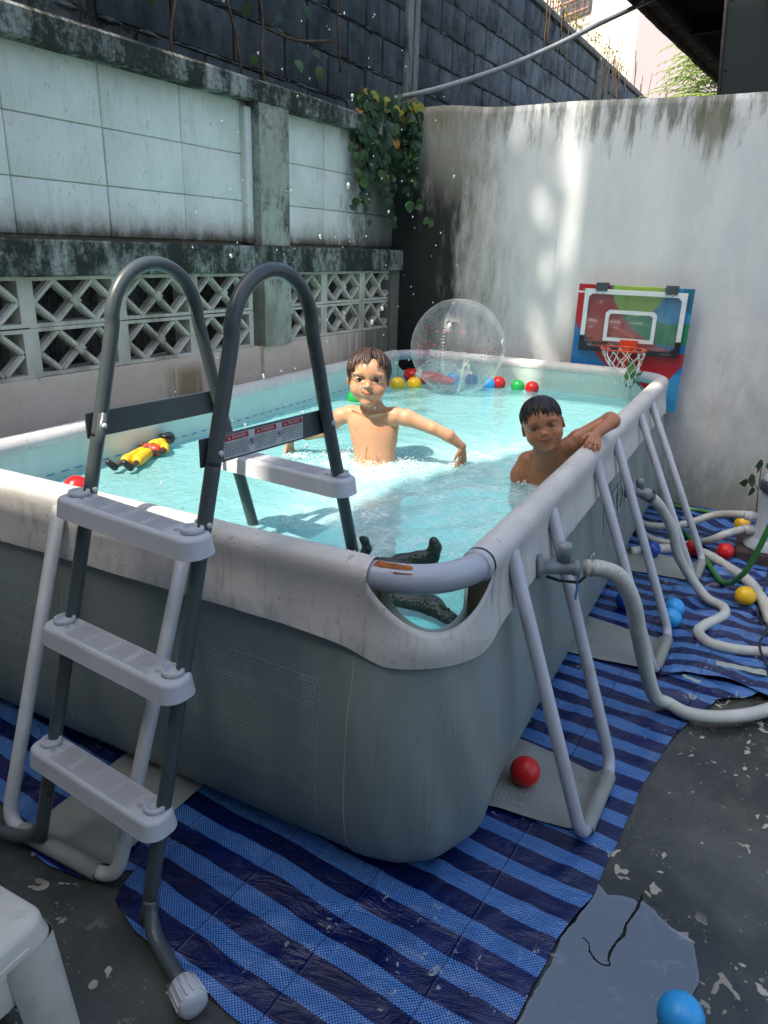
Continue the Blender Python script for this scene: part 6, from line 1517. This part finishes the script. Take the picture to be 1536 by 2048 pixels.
def head_sdf(S, c, fwd, up, hs, fat=1.0, smile=0.0, sq=1.0, mw=1.0):
    """c centre of the head, hs head height"""
    f = nrm(fwd); u = nrm(np.array(up, float) - f * np.dot(up, f)); r = np.cross(f, u)   # r = person's right
    B = np.array([r, f, u]); W = lambda x, y, z: np.array(c) + hs * (r * x + f * y + u * z)
    E = lambda p, rr, k=.03, op='add', BB=None: S.ell(W(*p), tuple(hs * q for q in rr), B if BB is None else BB, hs * k, op)
    E((0, -.06, .12), (.362, .445, .385)); E((0, .06, -.10), (.325 * fat, .335, .36), .10)
    E((0, .13, .16), (.31, .30, .25), .10)                       # forehead
    for s in (-1, 1):
        E((s * .185, .225, -.17), (.135 * fat, .13, .13), .09)  # cheeks
        E((s * .18, .02, -.18), (.12 * fat, .2, .16), .08)
        E((s * .16, .395, .035), (.105, .075, .060), .035, 'sub') # eye hollows
        E((s * .165, .335, .115), (.12, .065, .028), .05)         # brow
        # ears
        re = nrm(r * s + f * -.35); fe = nrm(np.cross(u, re)); BE = np.array([re, fe, u])
        E((s * .375, -.02, -.03), (.035, .075, .115), .012, 'add', BE); E((s * .405, .005, -.02), (.018, .040, .065), .012, 'sub', BE)
    if smile > 1:
        for s in (-1, 1): E((s * .215, .27, -.125), (.095, .08, .075), .07)
    E((0, .24, -.40), (.12, .11, .085), .10)                     # chin
    E((0, .30, -.22), (.15, .10, .10), .06)                      # muzzle
    S.cone(W(0, .345, .04), W(0, .415, -.075), hs * .028, hs * .040, hs * .04)
    E((0, .425, -.095), (.050, .048, .040), .03)
    for s in (-1, 1): E((s * .052, .385, -.110), (.034, .036, .028), .02); E((s * .024, .425, -.132), (.013, .018, .010), .010, 'sub')
    # lids
    for s in (-1, 1):
        E((s * .158, .318, .022), (.100, .072, .062), .014)
        E((s * .158, .388, .016), (.080, .042, .0170 * sq), .005, 'sub')
    # lips
    my = .385; mz = -.245
    for t in np.linspace(-1, 1, 9):
        cv = smile * .075 * t * t; E((t * .112 * mw, my - .045 * t * t, mz + .016 + cv), (.022, .020, .015 * (1 - .45 * abs(t))), .016); E((t * .104 * mw, my - .008 - .045 * t * t, mz - .016 + cv), (.024, .022, .018 * (1 - .5 * abs(t))), .016)
    for t in np.linspace(-1, 1, 15):
        cv = smile * .082 * t * t; E((t * .134 * mw, my + .016 - .052 * t * t, mz + cv), (.012, .020, .0045), .004, 'sub')
    for s in (-1, 1):
        E((s * (.142 * mw), my - .045, mz + smile * .085), (.016, .022, .014), .014, 'sub')
    return W, B
def hand_sdf(S, wrist, fdir, back, thumb, L, curl, spread=.16, k=.0022):
    """fdir: wrist->knuckles, back: normal of the hand's back, thumb: side of the thumb; L hand length; curl: list of bend angles"""
    f = nrm(fdir); b = nrm(np.array(back, float) - f * np.dot(back, f)); t = np.cross(f, b)
    if np.dot(t, thumb) < 0: t = -t
    w = np.array(wrist, float); pl = L * .50
    S.ell(w + f * pl * .5, (pl * .60, L * .205, L * .085), np.array([f, t, b]), .006); S.cone(w - f * L * .05, w + f * pl * .3, L * .15, L * .13, .006)
    fr = L * .066
    for i, (o, ln) in enumerate(((.155, .44), (.052, .50), (-.052, .46), (-.150, .36))):
        base = w + f * pl * (.93 - .04 * abs(i - 1.3)) + t * L * o; d = nrm(f + t * (o * spread * 6)); p = base; a = 0.0
        S.cone(w + f * pl * .45 + t * L * o * .85, base, fr * 1.2, fr * 1.12, .004)
        seg = [ln * .44, ln * .32, ln * .24]; cu = curl[i]
        for j, sl in enumerate(seg):
            a += cu * [.55, 1.0, .7][j]; dd = d * math.cos(a) - b * math.sin(a); q = p + dd * L * sl
            S.cone(p, q, fr * [1.08, .96, .86][j], fr * [.98, .88, .76][j], k); p = q
    tb = w + f * pl * .28 + t * L * .17; td = nrm(f * .75 + t * .62 - b * .25); q = tb + td * L * .24; td2 = nrm(f * 1.0 + t * .22 - b * .35)
    S.cone(w + f * pl * .12 + t * L * .06, tb, L * .085, L * .085, .006); S.cone(tb, q, fr * 1.25, fr * 1.05, .004); S.cone(q, q + td2 * L * .17, fr * 1.05, fr * .85, k)
def finish_skin(S, name, parent, mat, W, B, c, hs, spots=(), smile=0, brow=(.0, .0), mw=1.0):
    me, P = S.mesh(name)
    me.polygons.foreach_set('use_smooth', np.ones(len(me.polygons), bool))
    n = len(me.vertices); co = np.empty(n * 3, np.float32); me.vertices.foreach_get('co', co); co = co.reshape(-1, 3)
    q = (co - np.array(c)) @ B.T / hs; x, y, z = q[:, 0], q[:, 1], q[:, 2]
    def g(cx, cz, sx, sz, y0=.2): return np.exp(-(((x - cx) / sx) ** 2 + ((z - cz) / sz) ** 2) ** 1.5) * (y > y0)
    col = np.zeros((n, 4), np.float32); col[:, 3] = 1
    mz = -.245 + smile * .080 * (x / (.13 * mw)) ** 2; lip = np.exp(-((np.abs(x) / (.120 * mw)) ** 4 + ((z - mz) / .034) ** 4)) * (y > .27); col[:, 0] = lip
    br = 0
    for s in (-1, 1):
        zz = .128 - .25 * (np.abs(x) - .155) ** 2 * 6 + brow[0]; br = np.maximum(br, np.exp(-((np.abs(x - s * .16) / .088) ** 4 + ((z - zz) / .017) ** 2)) * (y > .15) * .5)
        lash = np.exp(-((np.abs(x - s * .158) / .074) ** 4 + ((z - (.042 - 1.2 * (x - s * .158) ** 2)) / .0075) ** 2)) * (y > .2); br = np.maximum(br, lash * .95)
        br = np.maximum(br, np.exp(-(((x - s * .024) / .014) ** 2 + ((z + .13) / .010) ** 2)) * (y > .35) * .7)
    br = np.maximum(br, np.exp(-((np.abs(x) / (.145 * mw)) ** 6 + ((z - mz) / .0075) ** 2)) * (y > .25))
    col[:, 1] = br
    for s in (-1, 1): col[:, 2] = np.maximum(col[:, 2], .6 * np.exp(-(((x - s * .2) / .1) ** 2 + ((z + .14) / .09) ** 2)) * (y > .1))
    col[:, 2] = np.maximum(col[:, 2], .5 * np.exp(-((x / .06) ** 2 + ((z + .1) / .06) ** 2)) * (y > .35))
    for (p, r) in spots: d = np.linalg.norm(co - np.array(p), axis=1); col[:, 2] = np.maximum(col[:, 2], 1.6 * np.exp(-(d / r) ** 4)); 
    at = me.color_attributes.new('tint', 'FLOAT_COLOR', 'POINT'); at.data.foreach_set('color', col.ravel())
    o = link(name, me, parent); me.materials.append(mat); return o
def eyes(W, B, hs, parent, look=(0, 0), op=1.0):
    r, f, u = B
    for s in (-1, 1):
        c = W(s * .158, .298, .022); R = hs * .086; V, F = ICO[3]; 
        mt = Matrix(((r[0], f[0], u[0], c[0]), (r[1], f[1], u[1], c[1]), (r[2], f[2], u[2], c[2]), (0, 0, 0, 1)))
        ey = MB().addm([(a * R, b * R, d * R) for a, b, d in V], F, mt).obj('eye', MAT['eyew'], parent)
        iv = []; 
        for rr_, yy in ((0.0, 1.02), (.30, .985), (.50, .885)):
            for k in range(14): a = 2 * PI * k / 14; iv.append((rr_ * math.cos(a) * R + look[0] * R, yy * R, rr_ * math.sin(a) * R + look[1] * R))
        fs = [(i * 14 + k, (i + 1) * 14 + k, (i + 1) * 14 + (k + 1) % 14, i * 14 + (k + 1) % 14) for i in range(2) for k in range(14)]
        MB().addm(iv, fs, mt).obj('iris', MAT['eyek'], ey)
def hair_obj(W, B, hs, parent, mat, seed, line, fringe, back=-.30, sideburn=-.05, part=0.0, fr_n=60, FW=.325, extra=()):
    """cap of wet hair: a shell over the skull plus clumped locks"""
    r, f, u = B; c0 = W(0, -.06, .12); rl = random.Random(seed); lo = c0 - hs * .62; hi = c0 + hs * .62
    S = SDF(lo, hi, hs * .0125)
    S.ell(c0 + u * hs * .012, (hs * .380, hs * .465, hs * .402), B, 0.0)
    # cut away the face and neck
    S.ell(W(0, .55, line - .30), (hs * FW, hs * .42, hs * .345), B, hs * .03, 'sub')
    S.ell(W(0, .30, -.48), (hs * .6, hs * .46, hs * .42), B, hs * .03, 'sub'); S.ell(W(0, -.1, -.62), (hs * .7, hs * .7, hs * .38), B, hs * .03, 'sub')
    me, P = S.mesh('hair_cap'); mb = MB(); mb.v = [tuple(p) for p in P]; mb.f = [tuple(p.vertices) for p in me.polygons]
    crown = nrm(V3_(0, -.45, 1)); rad_ = V3_(.380, .465, .402)
    def surf(th, ph, lift):  # th from crown 0.., ph azimuth (0 = forehead)
        d = V3_(math.sin(th) * math.sin(ph), math.cos(th) * crown[1] + math.sin(th) * math.cos(ph) * crown[2], math.cos(th) * crown[2] - math.sin(th) * math.cos(ph) * crown[1]); d = nrm(d)
        lift = lift + .045 * max(0.0, math.cos(ph)) * min(1.0, th / 1.2)
        k = 1 / math.sqrt(((d / rad_) ** 2).sum()); p = d * (k + lift); return W(p[0], p[1] - .06, p[2] + .13)
    def lock(ph, th0, th1, w0, dph, lift=.012):
        pts = []; rs = []; n = 9
        for i in range(n + 1):
            t = i / n; pts.append(surf(th0 + (th1 - th0) * t, ph + dph * t + .03 * math.sin(t * 5 + ph * 9), lift * (1 - .3 * t) + .006 * math.sin(t * 3))); rs.append(hs * w0 * (.5 + .6 * math.sin(PI * min(1, t * .8 + .12))) * (1 - t ** 4 * .9))
        mb.tube(pts, rs, 6, flat=.5, up=tuple(u))
    for k in range(fr_n):
        ph = rl.uniform(-1.0, 1.0); e = fringe(ph); lock(ph, rl.uniform(.3, .8), e + rl.uniform(-.10, .12), rl.uniform(.012, .024), rl.uniform(-.14, .14) + part * (1 - abs(ph)), rl.uniform(.006, .018))
    for k in range(130):
        ph = rl.uniform(1.0, 2 * PI - 1.0); a = abs((ph + PI) % (2 * PI) - PI); e = 1.55 + .45 * (1 - a / PI) if a < 1.7 else 1.35
        lock(ph, rl.uniform(.05, .6), e + rl.uniform(-.25, .05), rl.uniform(.012, .022), rl.uniform(-.12, .12), rl.uniform(.004, .012))
    for (ph, t0, t1, w_, dp) in extra: lock(ph, t0, t1, w_, dp, .020)
    for k in range(50):
        ph = rl.uniform(-PI, PI); lock(ph, rl.uniform(0, .2), rl.uniform(.6, 1.1), rl.uniform(.012, .02), rl.uniform(-.2, .2), rl.uniform(.006, .014))
    return mb.obj('hair', mat, parent)

# ---------------- standing boy
SK1 = mat_skin('light_tan_skin', (0.56, 0.29, 0.165), (0.50, 0.16, 0.12), (0.035, 0.018, 0.012)); HR1 = mat_hair('wet_brown_hair', (0.012, 0.008, 0.006), (0.085, 0.045, 0.028))
K1 = empty('person', (-0.76, 1.14, 0.0), 0, 'small boy with wet brown hair standing waist-deep in the pool, arms spread', 'person')
def kid(o, par):  # parts were modelled in world space
    o.matrix_parent_inverse = Matrix.Translation(-Vector(par.location)); return o
HS1 = 0.192; hc1 = V3_(-0.787, 1.118, 0.925); fw1 = nrm((0.44, -0.88, 0.06)); up1 = V3_(-0.02, .10, 1)
S = SDF((-1.20, 0.93, 0.02), (-0.37, 1.36, 1.07), .00235)
Wd, Bd = head_sdf(S, hc1, fw1, up1, HS1, 1.0, .8)
ax = nrm((0.92, 0.36, 0)); fy_ = nrm((.36, -.92, 0)); Bt = np.array([ax, fy_, (0, 0, 1)])
S.cone((-.786, 1.140, .86), (-.780, 1.148, .785), .036, .040, .016)          # neck
S.ell((-.780, 1.150, .755), (.094, .050, .062), Bt, .02)                      # upper chest
S.ell((-.772, 1.145, .700), (.086, .054, .075), Bt, .03); S.ell((-.766, 1.140, .630), (.076, .050, .065), Bt, .03)
S.ell((-.762, 1.138, .560), (.078, .054, .07), Bt, .03); S.ell((-.760, 1.140, .470), (.088, .060, .07), Bt, .03)
S.cone((-.790, 1.150, .800), (-.872, 1.140, .786), .022, .024, .025); S.cone((-.775, 1.150, .800), (-.690, 1.150, .800), .022, .024, .025)
S.cone((-.790, 1.104, .800), (-.850, 1.108, .808), .003, .002, .014); S.cone((-.765, 1.108, .800), (-.705, 1.120, .812), .003, .002, .014)
for zz_ in (.665, .645): S.ell((-.770, 1.086, zz_), (.003, .006, .012), None, .008, 'sub')
S.ell((-.765, 1.086, .636), (.006, .008, .007), None, .006, 'sub')
# image-right arm: out and down, hand dipping into the water
S.chain([(-.690, 1.152, .797), (-.652, 1.165, .792), (-.560, 1.190, .762)], [.030, .028, .0225], .016); S.chain([(-.560, 1.190, .762), (-.505, 1.215, .735), (-.462, 1.240, .698)], [.0225, .022, .0145], .008)
hand_sdf(S, (-.460, 1.242, .694), (.05, .05, -.9), (.75, -.3, .15), (-.6, -.7, 0), .085, [.3, .25, .25, .3], .5)
# image-left arm
S.chain([(-.872, 1.140, .785), (-.910, 1.130, .770), (-.975, 1.120, .705)], [.030, .028, .0225], .016); S.chain([(-.975, 1.120, .705), (-1.035, 1.100, .690), (-1.085, 1.080, .687)], [.0225, .021, .0145], .008)
hand_sdf(S, (-1.088, 1.078, .686), (-.18, -.12, -.75), (-.7, .1, .2), (.1, -.9, .0), .085, [.15, .2, .3, .35], .3)
# legs under the water
S.chain([(-.800, 1.15, .45), (-.81, 1.15, .26), (-.81, 1.16, .07)], [.052, .038, .026], .02); S.chain([(-.722, 1.15, .45), (-.71, 1.14, .26), (-.70, 1.13, .07)], [.052, .038, .026], .02)
S.cone((-.81, 1.16, .045), (-.80, 1.10, .035), .022, .018, .01); S.cone((-.70, 1.13, .045), (-.68, 1.07, .035), .022, .018, .01)
sp = [((-.818, 1.090, .742), .008), ((-.735, 1.105, .750), .008), ((-.80, 1.09, .68), .004), ((-.74, 1.10, .655), .004), ((-.79, 1.09, .635), .004)]
kid(finish_skin(S, 'body', K1, SK1, Wd, Bd, hc1, HS1, sp, .8), K1)
n0 = len(K1.children)
eyes(Wd, Bd, HS1, K1); hair_obj(Wd, Bd, HS1, K1, HR1, 3, .10, lambda ph: 1.50 + .30 * abs(ph + .1) + .12 * math.sin(ph * 11), fr_n=80, FW=.27,
    extra=[(.62, .5, 2.02, .026, .02), (.50, .4, 1.92, .024, .08), (.40, .4, 1.80, .020, .05), (.72, .5, 2.10, .026, .0), (.30, .5, 1.72, .016, .1), (-.12, .4, 1.62, .020, -.32), (-.25, .4, 1.75, .022, -.30), (-.45, .4, 1.88, .024, -.22), (-.70, .4, 2.02, .026, -.1), (.9, .5, 2.2, .028, 0), (1.1, .5, 2.25, .03, 0), (1.3, .5, 2.3, .03, 0), (-.95, .5, 2.15, .028, 0), (-1.15, .5, 2.2, .03, 0), (-1.35, .5, 2.25, .03, 0), (.1, .4, 1.55, .018, .3)])
S = SDF((-.90, 1.03, .30), (-.62, 1.26, .56), .004); S.ell((-.760, 1.140, .475), (.096, .068, .07), Bt, .02); S.cone((-.80, 1.15, .46), (-.81, 1.15, .36), .060, .056, .02); S.cone((-.722, 1.15, .46), (-.712, 1.145, .36), .060, .056, .02)
sdf_obj(S, 'swim_trunks', MAT['trunks'], K1)
for ch in K1.children:
    if ch.name.split('.')[0] != 'body': kid(ch, K1)

# ---------------- boy leaning on the rim
SK2 = mat_skin('brown_skin', (0.42, 0.178, 0.088), (0.36, 0.085, 0.075), (0.015, 0.008, 0.006)); HR2 = mat_hair('wet_black_hair', (0.004, 0.004, 0.005), (0.022, 0.022, 0.026))
K2 = empty('person', (-0.14, 1.2, 0.0), 0, 'smiling boy with short black hair leaning on the right rim of the pool', 'person')
HS2 = 0.174; hc2 = V3_(-0.155, 1.165, 0.831); fw2 = nrm((0.28, -0.94, 0.06)); up2 = V3_(-.36, .02, 1)
S = SDF((-0.33, 0.98, 0.02), (0.12, 1.48, 1.00), .00235)
Wd, Bd = head_sdf(S, hc2, fw2, up2, HS2, 1.06, 1.15, .55, 1.38)
ax = nrm((0.93, 0.30, 0.22)); uu = nrm((-.2, 0, 1)); Bt = np.array([ax, nrm(np.cross(uu, ax)), uu])
S.cone((-.142, 1.190, .780), (-.142, 1.218, .710), .043, .052, .02)
S.ell((-.145, 1.235, .670), (.088, .052, .06), Bt, .02); S.ell((-.140, 1.235, .600), (.085, .056, .08), Bt, .03); S.ell((-.135, 1.235, .500), (.078, .054, .10), Bt, .03); S.ell((-.135, 1.235, .40), (.085, .06, .08), Bt, .03)
S.cone((-.150, 1.235, .715), (-.205, 1.225, .690), .024, .027, .02); S.cone((-.135, 1.235, .722), (-.085, 1.262, .748), .024, .028, .02)
# image-left arm hangs down in the water
S.chain([(-.212, 1.222, .686), (-.228, 1.205, .640), (-.225, 1.170, .560)], [.031, .029, .023], .016); S.chain([(-.225, 1.170, .560), (-.190, 1.120, .490)], [.022, .015], .01)
hand_sdf(S, (-.190, 1.120, .490), (.4, -.5, -.5), (-.7, -.3, 0), (0, 0, 1), .085, [.3] * 4)
# image-right arm hooked over the rim: elbow out, forearm back along the rim, fingers over the edge
S.chain([(-.085, 1.265, .748), (-.060, 1.285, .775), (.030, 1.335, .842)], [.030, .028, .026], .014); S.chain([(.030, 1.335, .842), (.044, 1.300, .846), (.010, 1.215, .812)], [.026, .024, .0165], .010)
hand_sdf(S, (.008, 1.212, .811), (.20, -.85, -.10), (.30, .05, .95), (-.9, -.3, 0), .098, [.55, .62, .60, .55], .28)
S.chain([(-.175, 1.25, .38), (-.18, 1.20, .22), (-.17, 1.27, .06)], [.05, .037, .025], .02); S.chain([(-.10, 1.25, .38), (-.09, 1.20, .22), (-.09, 1.27, .06)], [.05, .037, .025], .02)
kid(finish_skin(S, 'body', K2, SK2, Wd, Bd, hc2, HS2, [], 1.15, mw=1.38), K2)
eyes(Wd, Bd, HS2, K2, (.0, .02)); hair_obj(Wd, Bd, HS2, K2, HR2, 8, .16, lambda ph: 1.66 + .10 * abs(ph) + .09 * math.sin(ph * 13), fr_n=95)
S = SDF((-.26, 1.13, .24), (-.01, 1.36, .48), .004); S.ell((-.135, 1.235, .40), (.094, .068, .07), Bt, .02); S.cone((-.175, 1.25, .38), (-.178, 1.22, .29), .058, .054, .02); S.cone((-.10, 1.25, .38), (-.092, 1.22, .29), .058, .054, .02)
sdf_obj(S, 'swim_trunks', MAT['trunks'], K2)
for ch in K2.children:
    if ch.name.split('.')[0] != 'body': kid(ch, K2)
